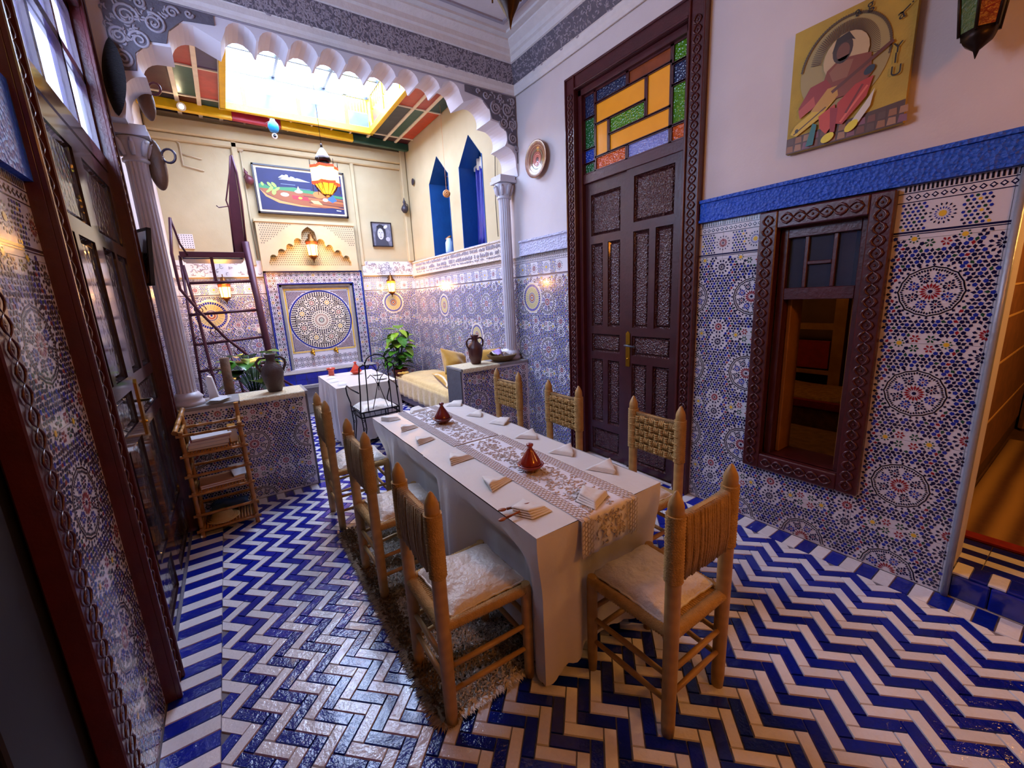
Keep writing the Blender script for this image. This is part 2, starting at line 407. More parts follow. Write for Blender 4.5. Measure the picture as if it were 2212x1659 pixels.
class Mosaic:
    "collects printed tesserae on one wall: fr(u, v, d) -> point"
    def __init__(s, fr): s.q = MB(); s.fr = fr
    def put(s, poly, col, d=.0012): s.q.add([s.fr(u, v, d) for u, v in poly], [list(range(len(poly)))], col)
    def field(s, u0, u1, v0, v1, pu, pv, holes=(), rounds=()):
        for iu in range(math.floor((u0-pu)/PU)-1, math.ceil((u1-pu)/PU)+1):
            for iv in range(math.floor((v0-pv)/PV)-1, math.ceil((v1-pv)/PV)+1):
                du, dv = pu+iu*PU, pv+iv*PV
                if du+PU < u0-.15 or du-.15 > u1 or dv+PV < v0-.15 or dv-.15 > v1: continue
                for poly, col in CELL:
                    P = [(a+du, b+dv) for a, b in poly]
                    us = [p[0] for p in P]; vs = [p[1] for p in P]
                    if min(us) < u0 or max(us) > u1 or min(vs) < v0 or max(vs) > v1: continue
                    if any(min(us) < h[1] and max(us) > h[0] and min(vs) < h[3] and max(vs) > h[2] for h in holes): continue
                    if any(math.hypot(sum(us)/len(us)-c[0], sum(vs)/len(vs)-c[1]) < c[2]*1.06+.012 for c in rounds if c[2]): continue
                    s.put(P, col)
    def rect(s, u0, u1, v0, v1, col, d=.0012): s.put([(u0, v0), (u1, v0), (u1, v1), (u0, v1)], col, d)
    def border(s, u0, u1, z=1.80, pu=.535, holes=()):
        "top rows of the dado: lines, rosette frieze, chain, dentils"
        def ok(a, b, c, d): return not any(a < h[1] and b > h[0] and c < h[3] and d > h[2] for h in holes)
        segs = [(u0, u1)]
        for h in holes:
            if h[3] > z: segs = [t for a, b in segs for t in ((a, min(b, h[0])), (max(a, h[1]), b)) if t[1]-t[0] > .01]
        for a, b in segs:
            for zz, hh in ((z, .004), (z+.008, .009), (z+.15, .004), (z+.192, .004)): s.rect(a, b, zz, zz+hh, NAVY)
            n = int((b-a)/.0155)
            for i in range(n): s.rect(a+i*.0155, a+i*.0155+.008, z+.200, z+.226, BLK)
            n = int((b-a)/.03)
            for i in range(n):
                x = a+(i+.5)*.03; s.put([(x-.013, z+.173), (x, z+.160), (x+.013, z+.173), (x, z+.186)], NAVY); s.put([(x-.007, z+.173), (x, z+.167), (x+.007, z+.173), (x, z+.180)], lin('#d8d8e2'), .0018)
            k0 = math.ceil((a-pu)/(PU/2)); k = k0
            x = a
            while True:
                cx = pu+k*PU/2
                if cx > b+.03: break
                if a+.03 < cx < b-.03:
                    out = []
                    if k % 2 == 0: rosette(out, cx, z+.083, 16, [(.018, .030, .006, BLUE, 0), (.034, .048, .008, NAVY, .5)], (.014, YEL))
                    else: rosette(out, cx, z+.083, 14, [(.008, .030, .007, RED, 0), (.034, .048, .008, NAVY, .5)], (.006, NAVY))
                    for P, c in out: s.put(P, c)
                for i in range(5):
                    for j in range(8):
                        xx = cx+.058+i*.0185+.009*(j % 2); yy = z+.026+j*.0162
                        if a+.008 < xx < b-.008:
                            t = (i*5+j*3+k) % 7; s.put(ngon(xx, yy, .0068, 4 if t % 2 else 6, t), YEL if t == 6 and j % 3 == 0 else GREEN if t == 2 else NAVY if t % 2 else BLUE)
                k += 1
    def disc(s, cu, cv, r):
        s.put(ngon(cu, cv, r*1.06, 40), lin('#d9cfae'), .0016)
        for i in range(40):
            a = 2*PI*i/40; b = a+2*PI/40*.78
            def arc(r0, r1, col, d): s.put([(cu+r_*math.cos(t), cv+r_*math.sin(t)) for r_, t in ((r0, a), (r1, a), (r1, b), (r0, b))], col, d)
            arc(r*.80, r*.97, BLUE, .0021); arc(r*.42, r*.76, lin('#a9a684') if i % 2 else lin('#c8b878'), .0021); arc(r*.30, r*.38, lin('#3b3a8a'), .0021)
        s.put(ngon(cu, cv, r*.26, 16), lin('#9a5a52'), .0021); s.put(ngon(cu, cv, r*.15, 12), lin('#d8cfae'), .0026); s.put(ngon(cu, cv, r*.08, 8), BLUE, .0031)
    def build(s, parent, label=None): return s.q.build('mosaic_print', 'mosaic', parent, kind='stuff', label=label or 'printed zellige star pattern on the wall tiles')
def tile_panels(parent, fr, u0, u1, v0, v1, pu, pv, holes=()):
    "large glazed wall tiles, each its own piece, thin joints between"
    us = sorted({u0, u1, *[pu+(k+.5)*PU for k in range(-30, 30) if u0 < pu+(k+.5)*PU < u1], *[h[i] for h in holes for i in (0, 1) if u0 < h[i] < u1]})
    vs = sorted({v0, v1, *[pv+(k+.5)*PV for k in range(-10, 10) if v0 < pv+(k+.5)*PV < v1], *[h[i] for h in holes for i in (2, 3) if v0 < h[i] < v1]})
    def one(a, b, c, d):
        q = MB(); g = .0008
        q.prism([(a+g, c+g), (b-g, c+g), (b-g, d-g), (a+g, d-g)], -.008, 0, fr)
        q.build('tile', 'tile_white', parent)
    plates(us, vs, holes, one)

# ---------------------------------------------------------------- right wall with door, window and two niches
wall_r = struct('wall_right')
DOOR = (1.80, 3.0, 0, 3.42); WIN = (.78, 1.25, .48, 1.94); N1 = (4.60, 5.19, 2.27, 3.58); N2 = (5.52, 6.15, 2.27, 3.60)
OPEN = (-1.2, .30, .0, 2.02)
q = MB()
us = sorted({-3.2, 7.4, *[h[i] for h in (DOOR, WIN, N1, N2, OPEN) for i in (0, 1)]}); vs = sorted({-.05, 4.3, *[h[i] for h in (DOOR, WIN, N1, N2, OPEN) for i in (2, 3)]})
us = sorted(us+[YA1]); qc = MB()
plates(us, vs, (DOOR, WIN, N1, N2, OPEN), lambda a, b, c, d: (qc if a >= YA1-.01 else q).bx(XR+.009, XR+.26, a, b, c, d))
for n in (N1, N2):    # pointed heads of the niches
    for a, b in ((n[0], (n[0]+n[1])/2), (n[1], (n[0]+n[1])/2)):
        qc.prism([(a, n[3]-.30), (a, n[3]+.001), (b, n[3]+.001)], .009, .26, lambda u, v, d: (XR+d, u, v))
q.build('wall_face', 'plaster', wall_r); qc.build('courtyard_wall_face', 'plaster_cream', wall_r)
frR = lambda u, v, d: (XR+.001-d, u, v)
RH = [(1.74, 3.06, -1, 4), (.70, 1.33, .40, 2.03)]
tile_panels(wall_r, frR, .312, YB, 0, 2.03, .535, .012, [(1.75, 3.05, -1, 4), (.72, 1.31, .42, 2.03)])
mo = Mosaic(frR)
discs = [(3.70, 1.575, .15), (5.95, 1.52, .15), (4.98, 1.10, .15), (3.70, .54, .0)]
HD = [(c[0]-c[2]*1.1, c[0]+c[2]*1.1, c[1]-c[2]*1.1, c[1]+c[2]*1.1) for c in discs if c[2]]
mo.field(.315, YB, .004, 1.797, .535, .012, RH, discs); mo.border(.315, YB, 1.80, .535, [(1.74, 3.06, -1, 4), (.70, 1.33, .40, 2.03)])
for c in discs:
    if c[2]: mo.disc(*c)
mo.build(wall_r)
# carved bands over the tiles
t1 = MB()
def band(q, y0, y1, z0, z1, x=XR):
    q.bx(x-.022, x+.01, y0, y1, z0, z1); q.bx(x-.034, x-.02, y0, y1, z1-.02, z1); q.bx(x-.034, x-.02, y0, y1, z0, z0+.016)
band(t1, -3, 1.735, 2.03, 2.175); t1.build('trim_1', 'blue_paint', None, kind='structure')
mat('band_lilac', '#c3c4dc', .6, noise=(30, .4, '#9a9cc0'), bump=(50, .9, 'vor'), bump2=(110, .4))
t2 = MB(); band(t2, 3.065, YA0, 2.03, 2.19); t2.build('trim_2', 'band_lilac', None, kind='structure')
mat('band_pale', '#d9cfc6', .65, noise=(30, .5, '#a89c98'), bump=(60, .9, 'vor'), bump2=(110, .4))
t3 = MB(); band(t3, YA1, YB, 2.03, 2.26)
t3b = MB()
for i in range(90):
    y = 4.2+i*.03
    for z, hh in ((2.07, .022), (2.11, .05), (2.18, .045)):
        if random.random() < .75: t3b.bx(XR-.03, XR-.02, y, y+random.choice((.008, .016, .022)), z, z+hh*random.uniform(.5, 1))
o3 = t3.build('trim_3', 'band_pale', None, kind='structure'); t3b.build('carved_letters', 'stucco', o3, kind='stuff')

# ---------------------------------------------------------------- left wall
wall_l = struct('wall_left')
LD = (2.10, 3.74, 0, 3.45); LN = (-1.4, 1.44, 0, 2.6)
q = MB(); us = sorted({-3.2, 7.4, *LD[:2], *LN[:2]}); vs = sorted({-.05, 4.3, LD[3], LN[3]})
plates(us, vs, ((LD[0], LD[1], -1, LD[3]), (LN[0], LN[1], -1, LN[3])), lambda a, b, c, d: q.bx(XL-.26, XL-.009, a, b, c, d))
q.build('wall_face', 'plaster', wall_l)
frL = lambda u, v, d: (XL-.001+d, u, v)
LH = [(2.02, 3.82, -1, 4), (-3, 1.5, -1, 4)]
tile_panels(wall_l, frL, 1.5, YB, 0, 2.03, .12, .012, [(2.05, 3.80, -1, 4)])
mo = Mosaic(frL); mo.field(1.5, YB, .004, 1.797, .12, .012, LH); mo.border(1.5, YB, 1.80, .12, LH); mo.build(wall_l)
t4 = MB(); t4.bx(XL-.01, XL+.022, 1.5, 2.03, 2.03, 2.32); t4.build('trim_4', 'blue_paint', None, kind='structure')

# ---------------------------------------------------------------- back wall of the courtyard
wall_b = struct('wall_back')
MB().bx(XL-.3, XR+.3, YB+.009, YB+.25, -.05, 4.6).build('wall_face', 'plaster_cream', wall_b)
q = MB(); q.bx(2.72, XR, 6.98, YB+.02, 2.27, 4.0); q.bx(.40, .47, 7.03, YB+.02, 2.2, 4.0); q.bx(1.93, 1.98, 7.04, YB+.02, 2.2, 3.95)
q.build('pilaster', 'plaster_cream', wall_b, bevel=.01)
q = MB(); q.bx(XL, XR, 6.99, YB+.02, 3.80, 3.98); q.bx(XL, XR, 7.03, YB+.02, 3.72, 3.80); q.build('wall_plate', 'plaster_cream', wall_b, bevel=.015)
frB = lambda u, v, d: (u, YB+.001-d, v)
FH = [(.53, 1.93, -1, 2.16)]
tile_panels(wall_b, frB, XL, XR, 0, 2.03, 1.99, .075, FH)
mo = Mosaic(frB); bd = [(2.39, 1.60, .16), (-.166, 1.54, .19)]
HB = FH+[(c[0]-c[2]*1.1, c[0]+c[2]*1.1, c[1]-c[2]*1.1, c[1]+c[2]*1.1) for c in bd]
mo.field(XL, XR, .004, 1.797, 1.99, .075, FH, bd); mo.border(XL, XR, 1.80, 1.99, FH)
for c in bd: mo.disc(*c)
mo.build(wall_b)
q = MB(); q.bx(1.94, XR, YB-.02, YB+.012, 2.05, 2.27); q.bx(XL, .53, YB-.02, YB+.012, 2.05, 2.27)
b5 = q.build('trim_5', 'stucco_pale', None, kind='structure')
q = MB()
for k in range(170):
    x = random.uniform(1.96, 2.79) if k % 3 else random.uniform(XL+.02, .5); z = random.uniform(2.08, 2.25); a = random.uniform(0, 6); r = random.uniform(.012, .026)
    q.path([(x+r*math.cos(a+t), YB-.021, z+r*math.sin(a+t)) for t in (0, .8, 1.6, 2.4, 3.2)], .004, 4)
q.build('carving', 'stucco', b5, kind='stuff')

# wall behind the photographer
q = MB(); q.bx(-.8, 3.1, -3.3, -3.1, -.05, 4.3)
q.build('wall_front', 'plaster', None, kind='structure')

# ---------------------------------------------------------------- lobed arch between hall and courtyard
wall_a = struct('wall_arch')
prof = []
def lobe(c, r, a0, a1, n=9, sq=1.0):
    return [(c[0]+r*math.cos(math.radians(a0+(a1-a0)*i/n)), c[1]+r*sq*math.sin(math.radians(a0+(a1-a0)*i/n))) for i in range(n+1)]
right = [(2.81, 2.86), (2.79, 2.95)]
right += lobe((2.66, 3.0), .13, -10, 82)[1:]
right += lobe((2.565, 3.215), .125, -42, 90)[0:]
right += lobe((2.37, 3.385), .13, -18, 100)
XC = 1.235
top = []
for k in range(9):
    c = XC+.209*(4-k); top += lobe((c, 3.505), .098, 8, 172, 8)
mir = [(2*XC-x, z) for x, z in reversed(right)]
outline = right+[(2.2, 3.45)]+top+[(2*XC-2.2, 3.45)]+mir
# wall above the arch: cut the piece into vertical strips so that the concave outline stays clean
poly = outline+[(2*XC-2.81-.03, 2.86), (XL-.02, 2.86), (XL-.02, 4.25), (XR+.02, 4.25), (XR+.02, 2.86)]
q = MB(); q.prism(poly, YA0, YA1, lambda u, v, d: (u, d, v)); q.build('arch_wall', 'plaster_white', wall_a)
# raised plain band and inscription above the lobes
q = MB(); q.bx(XL, XR, YA0-.012, YA0+.01, 3.69, 3.71); q.bx(XL, XR, YA0-.01, YA0+.01, 3.605, 3.612)
q.build('fillet', 'stucco', wall_a)
q = MB(); x = XL+.1
while x < XR-.1:
    w = random.uniform(.03, .07); z = 3.645+random.uniform(-.006, .006)
    kind = random.random()
    if kind < .5: q.path([(x+w*t, YA0-.004, z+.016*math.sin(t*PI*random.choice((1, 2)))*random.choice((1, -.6))) for t in (0, .2, .4, .6, .8, 1)], .0042, 4)
    elif kind < .8: q.path([(x, YA0-.004, z+.028), (x+.004, YA0-.004, z), (x+w*.5, YA0-.004, z-.012), (x+w, YA0-.004, z)], .004, 4)
    else: q.path([(x+.012*math.cos(t)+.01, YA0-.004, z+.012*math.sin(t)) for t in np.linspace(0, 6, 9)], .0036, 4)
    x += w+.008
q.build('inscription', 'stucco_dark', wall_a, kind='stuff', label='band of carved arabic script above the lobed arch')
# carved spandrels with scrolls
def spiral(q, cx, cz, r, a0, turns, d=1, th=.0095):
    q.path([(cx+(r*(1-t*.85))*math.cos(a0+d*t*turns*2*PI), YA0-.012, cz+(r*(1-t*.85))*math.sin(a0+d*t*turns*2*PI)) for t in np.linspace(0, 1, 26)], [th*(1-.4*t) for t in np.linspace(0, 1, 26)], 6)
for s_ in (1, -1):
    fx = (lambda x: x) if s_ == 1 else (lambda x: 2*XC-x)
    sp = [(2.81, 2.98), (2.80, 3.14), (2.70, 3.16), (2.69, 3.26), (2.60, 3.35), (2.515, 3.36), (2.49, 3.44), (2.40, 3.525), (2.22, 3.545), (2.22, 3.60), (2.81, 3.60)]
    pts = [(fx(x), z) for x, z in sp]
    if s_ == -1: pts = pts[::-1]; pts = [(max(x, XL), z) for x, z in pts]
    q = MB(); q.prism(pts, YA0-.01, YA0+.01, lambda u, v, d: (u, d, v)); q.build('spandrel', 'stucco_dark', wall_a)  # ground coloured darker, standing in for shade in the gaps between scrolls
    q = MB()
    for cx, cz, r, a0, tr, d in ((2.56, 3.46, .062, 2, 2, 1), (2.70, 3.47, .066, 0, 2, -1), (2.65, 3.34, .055, 3, 1.8, 1), (2.755, 3.34, .05, 1, 1.8, -1), (2.755, 3.21, .05, 2, 1.8, 1), (2.45, 3.555, .035, 0, 1.5, -1),
                              (2.76, 3.56, .035, 4, 1.5, 1), (2.36, 3.57, .024, 0, 1.3, 1), (2.79, 3.11, .03, 2, 1.5, -1), (2.62, 3.56, .03, 1, 1.4, 1)):
        spiral(q, fx(cx), cz, r, a0, tr, d*s_)
    for k in range(170):
        t = random.random(); cx, cz = random.uniform(2.40, 2.80), random.uniform(3.15, 3.585)
        if cz < 3.58-(cx-2.3)*.0+0 and (cx-2.3)+(cz-3.1) > .62:
            a = random.uniform(0, 6); r = random.uniform(.012, .022)
            q.path([(fx(cx)+r*math.cos(a+u), YA0-.012, cz+r*math.sin(a+u)) for u in (0, .7, 1.4, 2.1)], [.003, .007, .007, .002], 5)
    q.build('scrollwork', 'stucco', wall_a, label='carved stucco scrolls')

# ---------------------------------------------------------------- hall ceiling and cornice
ceil = struct('ceiling')
MB().bx(XL-.3, XR+.3, -3.3, YA0+.02, ZC+.02, ZC+.2).build('ceiling_face', 'plaster', ceil)
tr6 = struct('trim_6')
def frame_strip(q, prof):
    "profile (offset from wall, z) run round the hall's walls"
    def loop(o, z): return [(XR-o, -3.1+o, z), (XR-o, YA0-o, z), (XL+o, YA0-o, z), (XL+o, -3.1+o, z)]
    L_ = [loop(*p) for p in prof]
    for a, b in zip(L_, L_[1:]):
        for i in range(4):
            j = (i+1) % 4; q.add([a[i], a[j], b[j], b[i]], [(0, 1, 2, 3)])
q = MB(); frame_strip(q, [(0, 3.615), (.012, 3.615), (.012, 3.64), (.022, 3.66), (.022, 3.70), (.03, 3.705)]); q.build('cornice_base', 'stucco_pale', tr6)
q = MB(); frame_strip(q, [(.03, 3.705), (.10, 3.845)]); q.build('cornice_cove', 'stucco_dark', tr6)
q = MB(); frame_strip(q, [(.10, 3.845), (.115, 3.85), (.115, 3.90), (.135, 3.91), (.135, 3.95), (.19, 3.985), (.19, 4.0), (.25, 4.0), (.25, 4.025)]); q.build('cornice_mouldings', 'stucco_pale', tr6)
q = MB(); frame_strip(q, [(.33, 4.025), (.33, 4.005), (.36, 4.005), (.36, 4.025)]); q.build('ceiling_fillet', 'stucco', tr6)
q = MB()
for k in range(3000):
    along = random.random(); t = random.uniform(.05, .95); o = .03+.07*t; z = 3.705+.14*t
    side = k % 3
    a = random.uniform(0, 6.28); r = random.uniform(.010, .02)
    pts = []
    for u in (0, .8, 1.6, 2.4):
        du, dt = r*math.cos(a+u), r*math.sin(a+u); oo, zz = o+dt*.447-.004*1, z+dt*.894
        if side < 2: pts.append((XL+.05+along*(XR-XL-.1)+du, YA0-oo-.002, zz))
        else: pts.append((XR-oo-.002, -1.0+along*4.8+du, zz))
    q.path(pts, [.002, .006, .006, .002], 4)
q.build('carving', 'stucco', tr6, kind='stuff', label='leafy carving of the cornice')
# ---------------------------------------------------------------- courtyard roof: painted panels, battens, roof light
mat('glass_roof', '#dfe8f2', .05, alpha=.12)
mat('glass_side', '#566880', .15, noise=(6, .5, '#3c4c62'))
mat('yellow_paint', '#e3b90c', .4, noise=(12, .4, '#b98f08'), bump=(30, .2))
mat('batten', '#d9cdb4', .6, noise=(15, .4, '#b3a58c'))
mat('steel_grey', '#4b515c', .4, metal=.4)
for nm, cc in dict(red='#a02a22', coral='#b8453c', green='#1d4a3c', purple='#3b2358', maroon='#4a1722', dark='#23202c', navy='#141a3c', brown='#4a3430', orange='#b83a18', teal='#16454a', grey='#34343c').items():
    mat('panel_'+nm, cc, .35, noise=(7, .5), bump=(12, .2))
roof = struct('ceiling')
OX0, OX1, OY0, OY1 = .36, 2.15, 4.62, 6.55
def panel(x0, x1, y0, y1, c): MB().bx(x0+.012, x1-.012, y0+.012, y1-.012, ZCY, ZCY+.03).build('ceiling_panel', 'panel_'+c, roof)
xs = [XL, -.08, .13, .345]; ys = [YA1, 4.9, 5.72, 6.46, 7.07]
cl = [['maroon', 'red', 'purple'], ['dark', 'red', 'purple'], ['maroon', 'green', 'coral'], ['navy', 'maroon', 'teal']]
for j in range(4):
    for i in range(3): panel(xs[i], xs[i+1], ys[j], ys[j+1], cl[j][i])
xr = [2.165, 2.42, 2.60, 2.81]; yr = [YA1, 4.75, 5.57, 6.60, 7.07]
cr = [['grey', 'green', 'red'], ['orange', 'red', 'teal'], ['grey', 'green', 'orange'], ['dark', 'brown', 'maroon']]
for j in range(4):
    for i in range(3): panel(xr[i], xr[i+1], yr[j], yr[j+1], cr[j][i])
xb = [.345+i*.26 for i in range(8)]
for i in range(7): panel(xb[i], xb[i+1], 6.62, 6.85, ['navy', 'purple', 'teal', 'navy', 'purple', 'green', 'dark'][i]); panel(xb[i], xb[i+1], 6.85, 7.07, ['purple', 'navy', 'purple', 'navy', 'maroon', 'dark', 'brown'][i])
for i in range(4): panel(.345+i*.455, .345+(i+1)*.455, YA1, 4.60, ['red', 'green', 'purple', 'coral'][i])
def batten(*b): MB().bx(*b).build('batten', 'batten', roof, bevel=.003)
for x in xs[1:]: batten(x-.022, x+.022, YA1, YB, ZCY-.018, ZCY+.02)
for x in xr[:3]: batten(x-.018, x+.018, YA1, YB, ZCY-.018, ZCY+.02)
for y in ys[1:4]: batten(XL, .34, y-.012, y+.012, ZCY-.014, ZCY+.018)
for y in yr[1:4]: batten(2.17, XR, y-.012, y+.012, ZCY-.014, ZCY+.018)
for x in xb[1:]: batten(x-.012, x+.012, 6.62, YB, ZCY-.012, ZCY+.018)
MB().bx(.34, 2.17, 6.84, 6.86, ZCY-.012, ZCY+.018).build('batten', 'batten', roof)
q = MB(); plates([XL-.3, OX0, OX1, XR+.3], [YA0+.02, OY0, OY1, YB+.3], [(OX0, OX1, OY0, OY1)], lambda a, b, c, d: q.bx(a, b, c, d, ZCY+.028, ZCY+.12)); q.build('roof_slab', 'plaster', roof)
for a, b, c in ((XL, .45, 'yellow_paint'), (.45, 1.0, 'paint_pink'), (1.0, 1.95, 'yellow_paint'), (1.95, XR, 'panel_green')):
    if c == 'paint_pink': mat('paint_pink', '#b01c3a', .4, noise=(10, .4))
    q = MB(); q.M = None
    y0, y1 = 6.62+(a-XL)*.06, 6.62+(b-XL)*.06
    q.add([(a, y0, 3.95), (b, y1, 3.95), (b, y1+.07, 3.95), (a, y0+.07, 3.95), (a, y0, 4.05), (b, y1, 4.05), (b, y1+.07, 4.05), (a, y0+.07, 4.05)],
          [(3, 2, 1, 0), (4, 5, 6, 7), (0, 1, 5, 4), (1, 2, 6, 5), (2, 3, 7, 6), (3, 0, 4, 7)])
    q.build('beam', c, roof, bevel=.006)
sky = struct('window_4')
q = MB()
for a, b, c, d in ((OX0-.03, OX1+.03, OY0-.03, OY0+.03), (OX0-.03, OX1+.03, OY1-.03, OY1+.03), (OX0-.03, OX0+.03, OY0, OY1), (OX1-.03, OX1+.03, OY0, OY1)):
    q.bx(a, b, c, d, ZCY-.05, ZCY+.03)
q.build('curb_frame', 'yellow_paint', sky, bevel=.004)
q = MB()
for a, b, c, d in ((OX0, OX1, OY0-.02, OY0+.02), (OX0, OX1, OY1-.02, OY1+.02), (OX0-.02, OX0+.02, OY0, OY1), (OX1-.02, OX1+.02, OY0, OY1)): q.bx(a, b, c, d, 4.44, 4.48)
q.build('head_frame', 'steel_grey', sky)
for x, zt_ in ((OX0, 4.45), (.60, 4.28), (1.22, 4.28), (1.83, 4.45), (OX1, 4.45)): MB().bx(x-.022, x+.022, OY1-.02, OY1+.02, ZCY+.03, zt_).build('mullion', 'yellow_paint', sky)
for y in (4.7, 5.3, 5.9, 6.4):
    MB().bx(OX1-.02, OX1+.02, y-.02, y+.02, ZCY+.03, 4.45).build('mullion', 'yellow_paint', sky); MB().bx(OX0-.02, OX0+.02, y-.02, y+.02, ZCY+.03, 4.45).build('mullion', 'yellow_paint', sky)
for a, b in ((OX0, .60), (.60, 1.22), (1.22, 1.83), (1.83, OX1)): MB().bx(a+.02, b-.02, OY1-.004, OY1+.004, ZCY+.03, 4.26).build('side_pane', 'glass_side', sky)
for a, b in ((4.7, 5.3), (5.3, 5.9), (5.9, 6.4)): MB().bx(OX1-.004, OX1+.004, a+.02, b-.02, ZCY+.03, 4.25).build('side_pane', 'panel_coral' if b > 6 else 'glass_side', sky)
for i in range(7): MB().bx(1.86+i*.042, 1.89+i*.042, OY1-.012, OY1+.012, 4.27, 4.44).build('slat', 'yellow_paint', sky)
for i in range(22): MB().bx(OX1-.012, OX1+.012, 4.7+i*.078, 4.745+i*.078, 4.27, 4.44).build('slat', 'yellow_paint', sky)
for x in (OX0, .96, 1.56, OX1): MB().bx(x-.016, x+.016, OY0, OY1, 4.46, 4.50).build('glazing_bar', 'steel_grey', sky)
for y in (5.05, 5.55, 6.05): MB().bx(OX0, OX1, y-.014, y+.014, 4.465, 4.495).build('glazing_bar', 'steel_grey', sky)
for i in range(3):
    a = (OX0, .96, 1.56, OX1)
    for j in range(4):
        b = (OY0, 5.05, 5.55, 6.05, OY1)
        MB().bx(a[i]+.01, a[i+1]-.01, b[j]+.008, b[j+1]-.008, 4.482, 4.488).build('roof_pane', 'glass_roof', sky)

# ---------------------------------------------------------------- counters under the arch
def counter(name, label, x0, x1, y0, y1, endx):
    c = thing(name, label, 'counter')
    MB().bx(x0, x1, y0+.009, y1, 0, .85).build('body', 'slate', c)
    fr = lambda u, v, d: (u, y0+.001-d, v)
    pu = (x0+x1)/2+.02 if endx > 0 else 2.12
    tile_panels(c, fr, x0+.0, x1-.0, 0, .85, pu, .49)
    m = Mosaic(fr); m.field(x0+.02, x1-.02, .01, .84, pu, .49-.5*0); m.build(c)
    q = MB(); q.bx(x0, x1+(.015 if endx > 0 else 0), y0-.015, y1+.015, .85, .88)
    q.build('stone_top', 'stone', c, bevel=.005)
    e = MB()
    if endx > 0: e.bx(x1-.012, x1+.004, y0-.003, y1, 0, .85)
    else: e.bx(x0-.004, x0+.012, y0-.003, y1, 0, .85)
    e.build('end_panel', 'slate', c)
    return c
counter('counter', 'tiled counter under the left column with a bamboo rack in front', XL+.001, .475, 3.97, 4.30, 1)
counter('counter', 'tiled counter under the right column holding a jug and a bread basket', 1.93, XR-.001, 3.83, 4.16, -1)

def column(label, x, y):
    c = thing('column', label, 'column', (x, y, 0))
    mat('marble', '#c3c3cd', .4, noise=(8, .4, '#9d9daa'), bump=(30, .1))
    MB().lathe([(.105, .88), (.105, .91), (.095, .915), (.095, .935), (.102, .945), (.085, .965), (.072, .985)], 28).build('base', 'marble', c)
    rings = []
    for z, r in ((.985, .070), (1.0, .066), (1.9, .066), (2.60, .063), (2.64, .066)):
        rings.append([((r-.006*(1 if j % 4 in (0, ) else 0 if j % 4 == 2 else .35))*math.cos(2*PI*j/64), (r-.006*(1 if j % 4 == 0 else 0 if j % 4 == 2 else .35))*math.sin(2*PI*j/64), z) for j in range(64)])
    q = MB(); q.ring(rings, True, smooth=False); q.build('shaft', 'marble', c)
    q = MB(); q.lathe([(.066, 2.64), (.078, 2.645), (.078, 2.66), (.066, 2.67), (.07, 2.70), (.088, 2.76), (.098, 2.79), (.084, 2.80)], 28)
    for k in range(8):
        a = k*PI/4
        q.path([(math.cos(a)*r_, math.sin(a)*r_, z) for r_, z in ((.07, 2.68), (.085, 2.72), (.095, 2.76), (.108, 2.775), (.108, 2.755))], [.012, .018, .016, .01, .006], 6)
    q.bx(-.105, .105, -.105, .105, 2.80, 2.83); q.bx(-.095, .095, -.095, .095, 2.83, 2.87)
    q.build('capital', 'marble', c)
    return c
column('fluted stone column standing on the counter by the bamboo rack', -.35, 4.075)
column('fluted stone column standing on the counter by the bread basket', 2.71, 4.01)

# ---------------------------------------------------------------- double door with stained glass in the right wall
def carved_strip(q, fr, u0, u1, v0, v1, along, pitch=.055, k=1.):
    "interlaced relief on a frame face: fr(u, v, d)"
    n = max(1, int(((u1-u0) if along == 'u' else (v1-v0))/pitch))
    for i in range(n):
        for s_ in (-1, 1):
            pts = []
            for t in (0, .25, .5, .75, 1):
                w = s_*math.sin(t*PI)
                if along == 'u': pts.append(fr(u0+(i+t)*(u1-u0)/n, (v0+v1)/2+w*(v1-v0)*.33, .004))
                else: pts.append(fr((u0+u1)/2+w*(u1-u0)*.33, v0+(i+t)*(v1-v0)/n, .004))
            q.path(pts, [.003*k, .007*k, .008*k, .007*k, .003*k], 5)
        m_ = (u0+(i+.5)*(u1-u0)/n, (v0+v1)/2) if along == 'u' else ((u0+u1)/2, v0+(i+.5)*(v1-v0)/n)
        q.ball(fr(m_[0], m_[1], .001), .007*k, 4)
